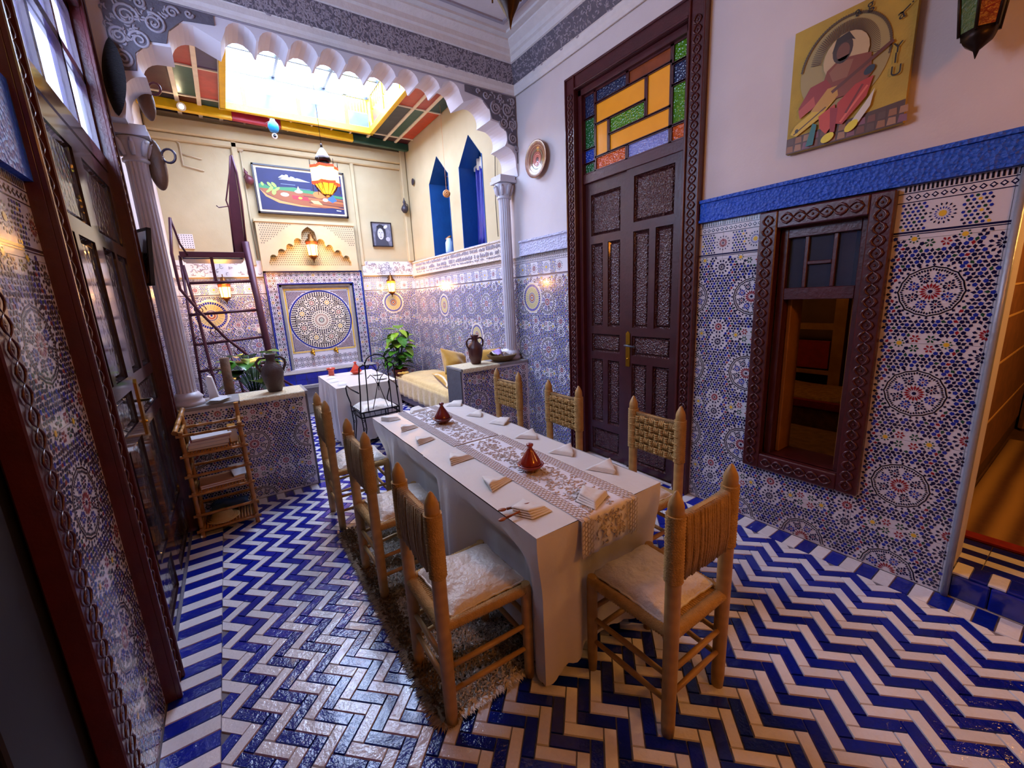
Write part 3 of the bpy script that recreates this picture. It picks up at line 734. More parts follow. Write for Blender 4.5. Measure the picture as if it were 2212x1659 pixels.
def door_leaf(parent, loc, w, h, sgn, glossy, handle=None):
    "leaf in local coordinates: u along y from 0 to w, face towards -x*sgn"
    L = sub('leaf', parent, loc)
    fr = lambda u, v, d: (-sgn*d, u, v)
    sw = .075
    q = MB()
    cx = w/2
    rows = [(.05, .27, 1), (.34, .96, 2), (1.03, 1.20, 1), (1.27, h-.52, 2), (h-.45, h-.1, 1)]
    holes = []
    for z0, z1, n in rows:
        if n == 1: holes.append((sw, w-sw, z0, z1))
        else: holes += [(sw, cx-.03, z0, z1), (cx+.03, w-sw, z0, z1)]
    us = sorted({0, w, *[t for H in holes for t in H[:2]]}); vs = sorted({0.0, h, *[t for H in holes for t in H[2:]]})
    plates(us, vs, holes, lambda a, b, c, d: q.prism([(a, c), (b, c), (b, d), (a, d)], -.025, .025, fr))
    q.build('stile_frame', 'wood_dark' if not glossy else 'wood_gloss', L)
    for a, b, c, d in holes:
        q = MB(); i = .028
        # moulded field: bevelled rim, raised carved centre
        P0 = [(a, c), (b, c), (b, d), (a, d)]; P1 = [(a+i*.5, c+i*.5), (b-i*.5, c+i*.5), (b-i*.5, d-i*.5), (a+i*.5, d-i*.5)]; P2 = [(a+i, c+i), (b-i, c+i), (b-i, d-i), (a+i, d-i)]
        vs_ = [fr(u, v, .014) for u, v in P0]+[fr(u, v, -.006) for u, v in P1]+[fr(u, v, .010) for u, v in P2]
        fs = [(k, (k+1) % 4, 4+(k+1) % 4, 4+k) for k in range(4)]+[(4+k, 4+(k+1) % 4, 8+(k+1) % 4, 8+k) for k in range(4)]+[(8, 9, 10, 11)]
        q.add(vs_, fs); q.build('panel', 'wood_carved' if not glossy else 'wood_panel_gloss', L)
    if handle is not None:
        hd = MB(); hu = handle
        mat('brass', '#c9962e', .25, metal=1., noise=(20, .3))
        hd.prism([(hu-.022, .93), (hu+.022, .93), (hu+.022, 1.22), (hu, 1.24), (hu-.022, 1.22)], .025, .032, fr); hd.ball(fr(hu, 1.0, .034), .008, 5)
        hp = hd.build('handle_plate', 'brass', L)
        lv = MB(); lv.path([fr(hu, 1.12, .03), fr(hu, 1.12, .075), fr(hu-.03, 1.12, .08), fr(hu-.12, 1.115, .078)], .008, 8); lv.build('lever', 'steel_grey', L)
    return L
mat('wood_gloss', '#2b1a22', .12, noise=(10, .4, '#170d12'), coat=.6)
mat('wood_panel_gloss', '#3a3438', .1, noise=(14, .5, '#1d181c'), bump=(30, .35, 'vor'), coat=.7)
d1 = struct('door_1', (0, 0, 0), label='tall carved dark red double door with a stained glass transom')
fr = lambda u, v, d: (XR-d, u, v)
q = MB()
for a, b, c, d in ((1.74, 1.86, 0, 3.43), (2.94, 3.06, 0, 3.43), (1.86, 2.94, 3.31, 3.43)): q.prism([(a, c), (b, c), (b, d), (a, d)], -.02, .035, fr)
for a, b, c, d in ((1.74, 1.755, 0, 3.43), (1.845, 1.86, 0, 3.43), (2.94, 2.955, 0, 3.43), (3.045, 3.06, 0, 3.43), (1.74, 3.06, 3.415, 3.43), (1.86, 2.94, 3.31, 3.325)): q.prism([(a, c), (b, c), (b, d), (a, d)], .03, .05, fr)
q.build('frame', 'wood_frame', d1, bevel=.004)
q = MB(); f2 = lambda u, v, d: (XR-.035-d, u, v)
carved_strip(q, f2, 1.76, 1.84, .02, 3.30, 'v'); carved_strip(q, f2, 2.96, 3.04, .02, 3.30, 'v')
q.build('frame_carving', 'wood_frame', d1, kind='stuff')
q = MB()
for a, b, c, d in ((1.86, 1.90, 0, 3.31), (2.90, 2.94, 0, 3.31), (1.86, 2.94, 3.26, 3.31)): q.prism([(a, c), (b, c), (b, d), (a, d)], -.10, .0, fr)
q.prism([(1.86, 2.55), (2.94, 2.55), (2.94, 2.63), (1.86, 2.63)], -.09, -.02, fr)
q.build('jamb', 'wood_frame', d1, bevel=.004)
door_leaf(d1, (XR+.07, 2.42, .02), .49, 2.53, 1, False)
door_leaf(d1, (XR+.055, 1.90, .02), .52, 2.57, 1, False, handle=.485)
tm = sub('transom', d1, (XR+.05, 0, 0))
mat('glass_amber', '#d98e1e', .2, noise=(8, .3, '#b8741a'), spec=.6, emit=('#d98e1e', .10)); mat('glass_green', '#4f8a12', .15, bump=(60, .7, 'vor'), noise=(50, .4)); mat('glass_darkgreen', '#1d5a2c', .15, bump=(60, .7, 'vor'))  # amber panes get a faint glow of their own, standing in for backlight
mat('glass_blue', '#1d3f9a', .15, bump=(60, .7, 'vor')); mat('glass_navy', '#232c4c', .2, bump=(60, .6, 'vor')); mat('glass_orange', '#d4581a', .15, bump=(60, .7, 'vor'), noise=(40, .4)); mat('glass_lilac', '#7f86c4', .15, bump=(60, .7, 'vor')); mat('glass_rust', '#8a4420', .2, noise=(12, .4))
panes = [(.0, .115, .0, .115, 'darkgreen'), (.0, .115, .135, .30, 'blue'), (.0, .115, .32, .70, 'darkgreen'), (.0, .115, .72, 1., 'navy'),
         (.135, .46, .0, .155, 'orange'), (.485, .86, .0, .155, 'lilac'), (.885, 1., .0, .155, 'orange'), (.885, 1., .18, .58, 'green'), (.885, 1., .60, .80, 'navy'), (.885, 1., .82, 1., 'green'),
         (.135, .46, .86, 1., 'navy'), (.485, .86, .86, 1., 'rust'),
         (.135, .64, .60, .835, 'amber'), (.665, .86, .40, .835, 'amber'), (.29, .86, .18, .375, 'amber'), (.135, .265, .18, .575, 'amber'), (.29, .64, .40, .575, 'green')]
U0, U1, V0, V1 = 2.895, 1.905, 2.64, 3.25
q = MB()
for a, b, c, d, m_ in panes:
    y0, y1, z0, z1 = U0+(U1-U0)*a, U0+(U1-U0)*b, V0+(V1-V0)*c, V0+(V1-V0)*d
    MB().bx(-.004, .004, y1, y0, z0, z1).build('pane', 'glass_'+m_, tm)
    t = .011
    for A in ((y1-t, y1+.002, z0-t, z1+t), (y0-.002, y0+t, z0-t, z1+t), (y1-t, y0+t, z0-t, z0+.002), (y1-t, y0+t, z1-.002, z1+t)): q.bx(-.016, .012, *A)
q.build('glazing_bars', 'wood_frame', tm)

# ---------------------------------------------------------------- door of the left wall, and the dark doorway next to the photographer
d2 = struct('door_2', (0, 0, 0), label='tall glossy dark door with long narrow panels in the left wall')
fr = lambda u, v, d: (XL+d, u, v)
q = MB()
for a, b, c, d in ((2.02, 2.16, 0, 3.5), (3.68, 3.82, 0, 3.5), (2.16, 3.68, 3.36, 3.5)): q.prism([(a, c), (b, c), (b, d), (a, d)], -.02, .04, fr)
for a, b, c, d in ((2.02, 2.04, 0, 3.5), (2.145, 2.16, 0, 3.5), (3.68, 3.695, 0, 3.5), (3.80, 3.82, 0, 3.5)): q.prism([(a, c), (b, c), (b, d), (a, d)], .035, .055, fr)
q.build('frame', 'wood_frame', d2, bevel=.004)
q = MB(); f2 = lambda u, v, d: (XL+.04+d, u, v); carved_strip(q, f2, 2.05, 2.14, .02, 3.3, 'v', .055, .45); carved_strip(q, f2, 3.70, 3.80, .02, 3.3, 'v', .055, .45); q.build('frame_carving', 'wood_frame', d2, kind='stuff')
door_leaf(d2, (XL-.03, 2.16, .02), .76, 2.45, -1, True); door_leaf(d2, (XL-.03, 2.92, .02), .76, 2.45, -1, True, handle=.06)
q = MB(); q.bx(XL-.06, XL-.0, 2.16, 3.68, 2.47, 2.56)
for y in (2.16, 2.66, 3.18, 3.64): q.bx(XL-.05, XL-.01, y, y+.045, 2.56, 3.36)
for z in (2.94, 3.31): q.bx(XL-.05, XL-.01, 2.16, 3.68, z, z+.05)
q.build('transom_bars', 'wood_gloss', d2)
mat('glass_dark', '#3f74d8', .06, alpha=.25, coat=.8, bump=(30, .2))
for a, b in ((2.205, 2.66), (2.705, 3.18), (3.225, 3.64)):
    for c, d in ((2.56, 2.94), (2.99, 3.31)): MB().bx(XL-.034, XL-.026, a, b, c, d).build('transom_pane', 'glass_dark', d2)
q = MB(); q.bx(XL-.4, XL-.32, 1.9, 3.9, 0, 2.52); q.bx(XL-.4, XL-.06, 2.1, 3.74, 2.47, 2.52); q.build('door_back', 'wood_dark', d2)
d3 = struct('door_3', (0, 0, 0), label='dark doorway with a carved edge in the left wall')
q = MB()
for a, b, c, d in ((1.40, 1.50, 0, 2.65), (-1.45, -1.35, 0, 2.65), (-1.35, 1.40, 2.55, 2.65)): q.prism([(a, c), (b, c), (b, d), (a, d)], -.02, .035, fr)
q.build('frame', 'wood_frame', d3, bevel=.004)
q = MB(); f2 = lambda u, v, d: (XL+.036+d, u, v); carved_strip(q, f2, 1.41, 1.49, .02, 2.5, 'v', .055, .45); q.build('frame_carving', 'wood_frame', d3, kind='stuff')
mat('wood_black', '#120a0e', .6, noise=(10, .5))
MB().bx(XL-.08, XL-.03, -1.6, 1.48, 0, 2.62).build('door_panel', 'wood_black', d3)
q = MB()
for i in range(9): q.bx(XL-.03, XL-.015, -1.32+i*.3, -1.06+i*.3, .1, 2.4)
q.build('door_boards', 'wood_black', d3, bevel=.005)

# ---------------------------------------------------------------- interior window of the right wall and the rooms behind
w1 = struct('window_1', (0, 0, 0), label='interior window with a carved dark red frame looking into a salon')
fr = lambda u, v, d: (XR-d, u, v)
q = MB()
for a, b, c, d in ((.70, .80, .40, 2.02), (1.23, 1.33, .40, 2.02), (.80, 1.23, .40, .50), (.80, 1.23, 1.92, 2.02)): q.prism([(a, c), (b, c), (b, d), (a, d)], -.02, .04, fr)
q.build('frame', 'wood_frame', w1, bevel=.006)
q = MB(); f2 = lambda u, v, d: (XR-.04-d, u, v)
carved_strip(q, f2, .71, .79, .42, 2.0, 'v', .06); carved_strip(q, f2, 1.24, 1.32, .42, 2.0, 'v', .06); carved_strip(q, f2, .82, 1.21, .41, .49, 'u', .06); carved_strip(q, f2, .82, 1.21, 1.93, 2.01, 'u', .06)
q.build('frame_carving', 'wood_frame', w1, kind='stuff')
q = MB()
for a, b, c, d in ((.80, .84, .50, 1.92), (1.19, 1.23, .50, 1.92), (.84, 1.19, 1.50, 1.57), (.84, 1.19, 1.86, 1.92)): q.prism([(a, c), (b, c), (b, d), (a, d)], -.10, -.03, fr)
for a, b, c, d in ((.945, .965, 1.57, 1.86), (1.085, 1.105, 1.57, 1.86), (.965, 1.085, 1.70, 1.72)): q.prism([(a, c), (b, c), (b, d), (a, d)], -.085, -.045, fr)
q.prism([(.80, .44), (1.23, .44), (1.23, .50), (.80, .50)], -.26, -.0, fr)
q.build('sash', 'wood_frame', w1, bevel=.003)
q = MB()
for a, b in ((.84, .862), (1.168, 1.19)): q.prism([(a, .50), (b, .50), (b, 1.50), (a, 1.50)], -.26, -.10, fr)
q.build('inner_jamb', 'wood_tan', w1, bevel=.003)
mat('glass_small', '#3a4356', .1, alpha=.7)
for a, b, c, d in ((.84, .945, 1.57, 1.86), (1.105, 1.19, 1.57, 1.86), (.965, 1.085, 1.72, 1.86), (.965, 1.085, 1.57, 1.70)): MB().prism([(a, c), (b, c), (b, d), (a, d)], -.068, -.062, fr).build('pane', 'glass_small', w1)
# room walls behind
mat('salon_wall', '#5d3b24', .8, noise=(6, .5, '#3b2415'))
q = MB(); q.bx(3.07, 7.2, .42, .48, -.02, 3.0); q.bx(7.15, 7.25, -2.2, .5, -.02, 3.0); q.bx(3.07, 7.2, -2.25, -2.15, -.02, 3.0); q.bx(2.82, 7.25, -2.25, .5, 2.9, 3.0)
q.bx(5.2, 5.3, .45, 3.2, -.02, 3.0); q.bx(3.07, 5.3, 3.1, 3.2, -.02, 3.0); q.bx(3.07, 5.3, .45, 3.2, 2.9, 3.0)
q.build('wall_salon', 'salon_wall', None, kind='structure')
fs = struct('floor', (0, 0, 0)); MB().bx(3.07, 7.2, -2.2, 3.2, -.06, .125).build('floor_bed', 'salon_wall', fs); MB().bx(2.90, 3.07, -1.2, .30, -.06, .125).build('threshold_bed', 'grout', fs)
mat('tile_blue', '#16269a', .12, noise=(20, .5, '#0b1560'), bump=(20, .3), coat=.4, rnd=.2)
for i in range(10): MB().bx(2.815, 2.90, .295-(i+1)*.135+.003, .295-i*.135, 0, .118).build('tile', 'tile_blue', fs, bevel=.006)
for i in range(24):
    MB().bx(2.83, 2.955, .295-(i+1)*.0605+.002, .295-i*.0605, .118, .131).build('tile', 'floor_white' if i % 2 == 0 else 'floor_blue', fs, bevel=.002)
for i in range(8):
    for j in range(5): MB().bx(2.958+j*.062, 3.018+j*.062, .41-(i+1)*.2+.003, .41-i*.2, .12, .131).build('tile', 'floor_blue' if j % 2 == 0 else 'floor_white', fs, bevel=.002)
mat('edge_grey', '#9aa0ad', .4, metal=.3, bump=(30, .3))
MB().path([(XR-.006, .305, z) for z in (.0, .6, 1.3, 2.02)], .014, 8).build('trim_7', 'edge_grey', None, kind='structure')
# ---------------------------------------------------------------- niche windows with curtains (right wall of the courtyard)
mat('curtain', '#1a1f8c', .35, noise=(14, .4, '#10135a'), sheen=.3, bump=(60, .2)); mat('curtain_head', '#d8d2c2', .6)
def niche(n, N, cov):
    w = struct('window_%d' % n, label='pointed blue niche window with a dark blue curtain')
    y0, y1, z0, z1 = N; q = MB()
    q.bx(XR+.32, XR+.34, y0-.02, y1+.02, z0, z1)
    q.build('back_panel', 'wood_black', w)
    q = MB(); X0, X1 = XR+.002, XR+.33
    q.bx(X0, X1, y1-.006, y1+.004, z0, z1-.29); q.bx(X0, X1, y0-.004, y0+.006, z0, z1-.29); q.bx(X0, X1, y0, y1, z0-.01, z0+.004)
    ym = (y0+y1)/2
    for a, b in ((y0, ym), (y1, ym)):
        q.add([(X0, a, z1-.30), (X1, a, z1-.30), (X1, b, z1), (X0, b, z1)], [(0, 1, 2, 3)])
    q.build('reveal', 'blue_wall', w)
    c = MB(); yc0, yc1 = y0+.01, y0+(y1-y0)*cov
    def f(u, v):
        return (XR+.24+.022*math.sin(u*34+v*2)+.01*math.sin(u*71), yc0+(yc1-yc0)*(u*(1-.25*v*(1 if cov < .8 else 0))), z1-.30-(z1-.34-z0)*v)
    c.grid(f, 60, 10); c.build('curtain', 'curtain', w, solid=.003)
    h = MB()
    def g(u, v): return (XR+.238+.018*math.sin(u*44), yc0+(yc1-yc0)*u, z1-.17-.14*v-.02*abs(math.sin(u*22)))
    h.grid(g, 60, 3); h.build('curtain_heading', 'curtain_head', w, solid=.003)
    r = MB(); r.tube((XR+.25, y0, z1-.19), (XR+.25, y1, z1-.19), .008); r.build('curtain_rod', 'wood_tan', w)
niche(2, N1, 1.0); niche(3, N2, .62)

# ---------------------------------------------------------------- wall fountain
fo = thing('wall_fountain', 'tiled wall fountain with a large round star mosaic and two brass spouts', 'fountain')
fr = lambda u, v, d: (u, YB-d, v)
q = MB(); plates([.545, .695, 1.735, 1.89], [.62, .66, 1.93, 2.11], [(.695, 1.735, .66, 1.93)], lambda a, b, c, d: q.prism([(a, c), (b, c), (b, d), (a, d)], -.01, .07, fr))
q.build('surround', 'tile_white', fo)
q = MB(); q.prism([(.695, .66), (1.735, .66), (1.735, 1.93), (.695, 1.93)], -.01, .02, fr); q.build('back_slab', 'tile_white', fo)
mat('blue_edge', '#1b2f86', .2, noise=(20, .4), coat=.3)
q = MB()
for a, b, c, d in ((.535, .56, .62, 2.12), (1.875, 1.90, .62, 2.12), (.535, 1.90, 2.10, 2.125), (.68, .695, .66, 1.945), (1.735, 1.75, .66, 1.945), (.68, 1.75, 1.93, 1.945)): q.prism([(a, c), (b, c), (b, d), (a, d)], .0, .078, fr)
q.build('blue_edging', 'blue_edge', fo)
q = MB()
for a, b, c, d in ((.695, .74, .66, 1.93), (1.69, 1.735, .66, 1.93), (.695, 1.735, 1.885, 1.93)): q.prism([(a, c), (b, c), (b, d), (a, d)], .0, .055, fr)
q.build('stone_moulding', 'stone', fo, bevel=.01)
m = Mosaic(lambda u, v, d: (u, YB-.0705-d, v)); CREAM = lin('#d8d0bc'); MINT = lin('#8fb8a4')
def star_strip(u0, u1, v0, v1):
    nu, nv = max(1, round((u1-u0)/.075)), max(1, round((v1-v0)/.075)); k = 0
    for i in range(nu):
        for j in range(nv):
            cx, cy = u0+(i+.5)*(u1-u0)/nu, v0+(j+.5)*(v1-v0)/nv; k += 1
            col = MINT if (i*3+j*2) % 7 == 0 else RED if (i+j*3) % 6 == 1 else YEL if (i*2+j) % 9 == 4 else NAVY
            o = []; rosette(o, cx, cy, 8, [(.008, .022, .013, col, 0), (.024, .038, .017, NAVY, .5)], (.007, BLK))
            for P, c in o: m.put(P, c)
            m.put(ngon(cx+.0375, cy+.0375, .012, 4), GREEN if k % 2 else NAVY) if i < nu-1 and j < nv-1 else None
star_strip(.562, .68, .64, 2.10); star_strip(1.752, 1.875, .64, 2.10); star_strip(.69, 1.74, 1.945, 2.10)
m.build(fo)
m = Mosaic(lambda u, v, d: (u, YB-.0205-d, v))
for i in range(46):        # gold and black dashes
    x = .752+i*.0201
    for z in (1.845, .905):
        m.rect(x, x+.017, z, z+.022, YEL); m.rect(x, x+.009, z-.012, z-.004, BLK); m.rect(x, x+.009, z+.026, z+.034, BLK)
for i in range(46):
    z = .925+i*.0201
    for x in (.75, 1.66):
        m.rect(x, x+.022, z, z+.017, YEL); m.rect(x+.026 if x < 1 else x-.012, x+.034 if x < 1 else x-.004, z, z+.009, BLK)
CX, CZ, RR = 1.2175, 1.385, .43
m.put(ngon(CX, CZ, RR+.022, 64), lin('#1c2c86'), .0014); m.put(ngon(CX, CZ, RR, 64), CREAM, .0022)
def inc(P, c): m.put(P, c, .003)
o = []; rosette(o, CX, CZ, 16, [(.02, .045, .012, NAVY, 0)], (.014, MINT)); rosette(o, CX, CZ, 24, [(.062, .10, .013, lin('#7a3a2c'), 0), (.108, .135, .016, BLK, .5)])
for k in range(8):
    a = k*PI/4+PI/8; x, y = CX+.285*math.cos(a), CZ+.285*math.sin(a)
    rosette(o, x, y, 10, [(.012, .032, .014, YEL if k % 2 else RED, 0), (.034, .062, .024, BLK, .5), (.062, .088, .026, NAVY, 0)], (.009, CREAM))
for r_, n in ((.155, 30), (.175, 34), (.198, 38), (.375, 70), (.395, 74), (.415, 78)):
    for k in range(n):
        a = 2*PI*k/n; o.append((ngon(CX+r_*math.cos(a), CZ+r_*math.sin(a), .0125, 4, a), BLK if k % 2 else NAVY))
for r_ in np.arange(.215, .372, .0165):
    n = int(2*PI*r_/.0215)
    for k in range(n):
        a = 2*PI*(k+.5*(int(r_*1000) % 2))/n; x, y = CX+r_*math.cos(a), CZ+r_*math.sin(a)
        if min(math.hypot(x-CX-.285*math.cos(b*PI/4+PI/8), y-CZ-.285*math.sin(b*PI/4+PI/8)) for b in range(8)) > .096: o.append((ngon(x, y, .0098, 4, a), BLK))
for P, c in o: inc(P, c)
for i in range(46):
    for j in range(46):
        x, y = .79+i*.0188, .945+j*.0193
        if math.hypot(x-CX, y-CZ) > RR+.035: m.put(ngon(x, y, .0096, 4), lin('#6a2430') if (i+j) % 2 else NAVY)
for i in range(12):
    for j in range(2):
        x, y = .775+i*.08, .715+j*.085; o = []
        rosette(o, x, y, 8, [(.008, .021, .009, (NAVY, RED, GREEN, NAVY, BLK)[(i*2+j) % 5], 0), (.024, .040, .018, NAVY, .5)], (.006, BLK))
        for P, c in o: m.put(P, c)
m.build(fo)
for sx in (1.02, 1.36):
    q = MB(); q.lathe([(.03, 0), (.032, .01), (.018, .02), (.02, .06), (.03, .075), (.022, .09), (.012, .095)], 12, M=Matrix.Translation((sx, YB-.02, .90)) @ Matrix.Rotation(PI/2, 4, 'X'))
    q.path([(sx, YB-.11, .90), (sx, YB-.16, .895), (sx, YB-.18, .86)], .011, 8); q.tube((sx, YB-.10, .905), (sx, YB-.10, .945), .008); q.tube((sx-.025, YB-.10, .945), (sx+.025, YB-.10, .945), .006)
    q.build('spout', 'brass', fo, label='brass water spout')
for i in range(9):
    for j in range(2): MB().bx(.55+i*.15+.003, .55+(i+1)*.15-.003, YB-.30, YB-.285, .45+j*.085+.002, .45+(j+1)*.085-.002).build('basin_tile', 'tile_blue', fo)
q = MB(); q.bx(.55, 1.90, YB-.285, YB, 0, .62); q.bx(.55, 1.90, YB-.30, YB, .622, .64); q.bx(.53, 1.92, YB-.36, YB-.28, .40, .45); q.build('basin', 'stone', fo, bevel=.006)

# plaster panel with a lobed niche above the fountain
pn = struct('trim_8', label='white pierced plaster niche panel with a lobed arch above the fountain')
def nx_outline():
    half = [(.57, 2.27)]
    steps = [(.50, .045), (.385, .05), (.27, .05), (.155, .055)]
    z = 2.30; pts = []
    for k, (dx, r) in enumerate(steps):
        pts += [(dx+r*math.cos(t), z+r*1.1*math.sin(t)) for t in np.linspace(-.3, PI*.85, 7)]; z += .075
    pts += [(.10, z+.02), (.085, z+.08), (.05, z+.115), (.0, z+.15)]
    return [(.565, 2.25)]+pts
hp = nx_outline(); c0 = 1.19
out = [(c0+x, z) for x, z in hp]+[(c0-x, z) for x, z in reversed(hp[:-1])]
poly = out+[(c0-.565, 2.19), (.53, 2.19), (.53, 2.80), (1.85, 2.80), (1.85, 2.19), (c0+.565, 2.19)]
q = MB(); q.prism(poly, .02, .10, fr); q.bx(.53, 1.85, YB-.11, YB+.01, 2.12, 2.195); q.bx(.515, 1.865, YB-.115, YB+.01, 2.79, 2.83); q.build('arch_panel', 'plaster_cream', pn)
q = MB(); q.prism([(.54, 2.19), (1.84, 2.19), (1.84, 2.79), (.54, 2.79)], .0, .025, fr); q.build('back_panel', 'plaster_cream', pn)
q = MB()
for i in range(44):
    for j in range(20):
        x, z = .57+i*.029+.0145*(j % 2), 2.215+j*.029
        q.add([(x-.010, YB-.0265, z), (x, YB-.0265, z-.006), (x+.010, YB-.0265, z), (x, YB-.0265, z+.006)], [(0, 1, 2, 3)], lin('#3a2a18'))
        if z > 2.5 and abs(x-c0) > .18+(2.80-z)*1.3: q.add([(x-.009, YB-.1015, z), (x, YB-.1015, z-.0075), (x+.009, YB-.1015, z), (x, YB-.1015, z+.0075)], [(0, 1, 2, 3)], lin('#4a4038'))
q.build('pierced_holes', 'print', pn, kind='stuff')

# ---------------------------------------------------------------- tables, cloths, runners
mat('satin', '#cfc3a8', .38, sheen=.4, noise=(5, .25, '#b3a585'), bump=(9, .25))
mat('satin_top', '#d6d2cb', .34, sheen=.4, noise=(4, .2, '#c2bcb0'), bump=(7, .5), bump2=(30, .12))
mat('table_wood', '#4a3018', .5, noise=(12, .4))
def table(label, x0, x1, y0, y1, h):
    t = thing('dining_table' if h > .73 else 'cafe_table', label, 'table', ((x0+x1)/2, (y0+y1)/2, 0))
    a, b = (x1-x0)/2-.006, (y1-y0)/2-.006
    MB().bx(-a, a, -b, b, h-.03, h-.004).build('tabletop', 'table_wood', t, bevel=.004)
    for sx in (-1, 1):
        for sy in (-1, 1): MB().tube((sx*(a-.2), sy*(b-.2), 0), (sx*(a-.2), sy*(b-.2), h-.03), .02, .025, 10).build('leg', 'table_wood', t)
    return t
NOTCH = .03
def cloth(label, x0, x1, y0, y1, h, sides, drop, press, flare, lo_corner=.0, seed=1):
    """tablecloth: flat top with rolled edge and a hanging skirt with folds.
    sides: which of 'S','E','N','W' hang; press[side]: (centre along the side, half width, depth) of each chair seat that pushes the skirt in;
    flare: (x, y) shift of the hem at the corners SW, SE, NE, NW"""
    rnd = random.Random(seed)
    q = MB()
    def topf(u, v): return (x0+(x1-x0)*u, y0+(y1-y0)*v, h+.0012*math.sin(u*17+seed)*math.sin(v*23))
    q.grid(topf, 24, 36)
    per = []
    cor = [(x0, y0), (x1, y0), (x1, y1), (x0, y1)]; names = 'SENW'
    nrm = {'S': (0, -1), 'E': (1, 0), 'N': (0, 1), 'W': (-1, 0)}
    for k in range(4):
        if names[k] not in sides: continue
        a, b = cor[k], cor[(k+1) % 4]; L_ = math.hypot(b[0]-a[0], b[1]-a[1]); n = nrm[names[k]]
        has_prev, has_next = names[(k-1) % 4] in sides, names[(k+1) % 4] in sides
        NN = max(24, int(L_/.02)); ph = rnd.uniform(0, 6)
        def f(u, v, a=a, b=b, n=n, L_=L_, k=k, ph=ph, hp=has_prev, hn=has_next):
            s_ = u*L_; px, py = a[0]+(b[0]-a[0])*u, a[1]+(b[1]-a[1])*u
            d0 = s_ if hp else 9; d1 = L_-s_ if hn else 9
            g0, g1 = math.exp(-(d0/.17)**2), math.exp(-(d1/.17)**2); cw = max(g0, g1); z = v*drop
            fold = (.018*math.sin(s_*19+ph)+.010*math.sin(s_*47+ph*2))*min(1, v*2)
            along = py if names[k] in 'EW' else px; pin = 0
            for c_, hw_, dp in press.get(names[k], ()):
                t_ = min(1, max(0, 1-(abs(along-c_)-hw_)/.14)); pin = max(pin, dp*t_*t_*(3-2*t_))
            t_ = min(1, max(0, (v-.06)/.30)); pin *= t_*t_*(3-2*t_)
            fv = min(1, max(0, (v-.05)/.42)); fv = fv*fv*(3-2*fv); calm = 1-min(1, pin/.06)*.75
            off = .006*(1-cw)+fold*(1-cw)*calm-NOTCH*math.exp(-((min(d0, d1)-.13)/.05)**2)*v*calm-pin*(1-cw)
            tx, ty = (b[0]-a[0])/L_, (b[1]-a[1])/L_
            A_, B_ = flare[k], flare[(k+1) % 4]; ex, ey = (A_[0]*g0+B_[0]*g1)*fv, (A_[1]*g0+B_[1]*g1)*fv
            dr = z*(1+lo_corner*cw)
            edge = .012*abs(math.sin(s_*40))*v**8
            zz = max(.012, h-dr-edge*1)
            return (px+n[0]*off+ex, py+n[1]*off+ey, zz)
        q.grid(f, NN, 16)
    return q
t1 = table('rectangular dining table under a satin cloth, the one nearer the long end chair', .79, 1.485, 1.07, 2.08, .75)
t2 = table('rectangular dining table under a satin cloth, the one nearer the wire chair', .80, 1.50, 2.09, 3.10, .745)
q = cloth('', .785, 1.49, 1.06, 2.10, .753, 'SEW', .66, {'W': [(1.40, .20, .115), (2.245, .22, .115)], 'S': [(1.262, .17, .085)]}, ((.06, .055), (.03, .055), (0, 0), (0, 0)), .10, 3)
mats = ['satin_top', 'satin']
def cloth_obj(q, label):
    o = q.build('tablecloth', 'satin_top', None); tag(o, label, 'tablecloth')
    return o
cloth_obj(q, 'cream satin tablecloth with a long drooping corner, on the table with the glossy tagine')
q = cloth('', .795, 1.505, 2.095, 3.11, .747, 'EWN', .66, {'W': [(2.245, .22, .10), (3.15, .22, .12)]}, ((0, 0), (0, 0), (0, 0), (.06, -.05)), .02, 5)
cloth_obj(q, 'cream satin tablecloth on the table next to the wire chair')

mat('lace', '#cfc6cc', .6, noise=(70, .5, '#a39aa4'), bump=(60, .5, 'vor')); mat('lace_thread', '#bfb3aa', .6); mat('lace_white', '#dfdce0', .6)
def runner(label, x0, x1, y0, y1, h, hang_s):
    r = thing('table_runner', label, 'table runner')
    q = MB()
    def f(u, v):
        s_ = v*(y1-y0+hang_s)-hang_s
        if s_ >= 0: return (x0+(x1-x0)*u, y0+s_, h+.0015)
        return (x0+(x1-x0)*u, y0-.018-.004*math.sin(u*30), h+.001+s_)
    q.grid(f, 20, 60); q.build('runner_cloth', 'lace_white', r, solid=.001)
    q = MB(); w = x1-x0
    def P(u, s_, lift=.003):
        if s_ >= 0: return (x0+w*u, y0+s_, h+lift)
        return (x0+w*u, y0-.02-lift, h+s_)
    L_ = y1-y0
    n = int((L_+hang_s)/.02)
    for i in range(n):
        s_ = -hang_s+.01+i*.02
        for e in (0, 1):      # looped crochet borders
            for k in range(4):
                u = (.03+k*.045) if e == 0 else 1-(.03+k*.045); rr = .0105
                q.path([P(u+rr*math.cos(t)/w, s_+rr*math.sin(t)+.01*(k % 2)) for t in (0, 1.26, 2.5, 3.8, 5.0)], .0016, 3, close=True)
    for i in range(int((L_+hang_s)*L2)):    # leafy embroidery of the centre
        u, s_ = random.uniform(.24, .76), random.uniform(-hang_s+.02, L_-.02); a = random.uniform(0, 6); rr = random.uniform(.008, .02); b = random.choice((-1, 1))
        pts = [(u+rr*math.cos(a+b*t)/w*(1-t*.15), s_+rr*math.sin(a+b*t)*(1-t*.15)) for t in (0, .8, 1.6, 2.4, 3.2)]
        if all(p[1] > 0 for p in pts) or all(p[1] < 0 for p in pts): q.path([P(*p) for p in pts], [.001, .003, .0035, .003, .001], 4)
    q.build('lace_relief', 'lace_thread', r, kind='stuff')
    return r
L2 = 420
runner('white lace runner whose end hangs over the table edge beside the end chair', .985, 1.305, 1.06, 2.09, .754, .16)
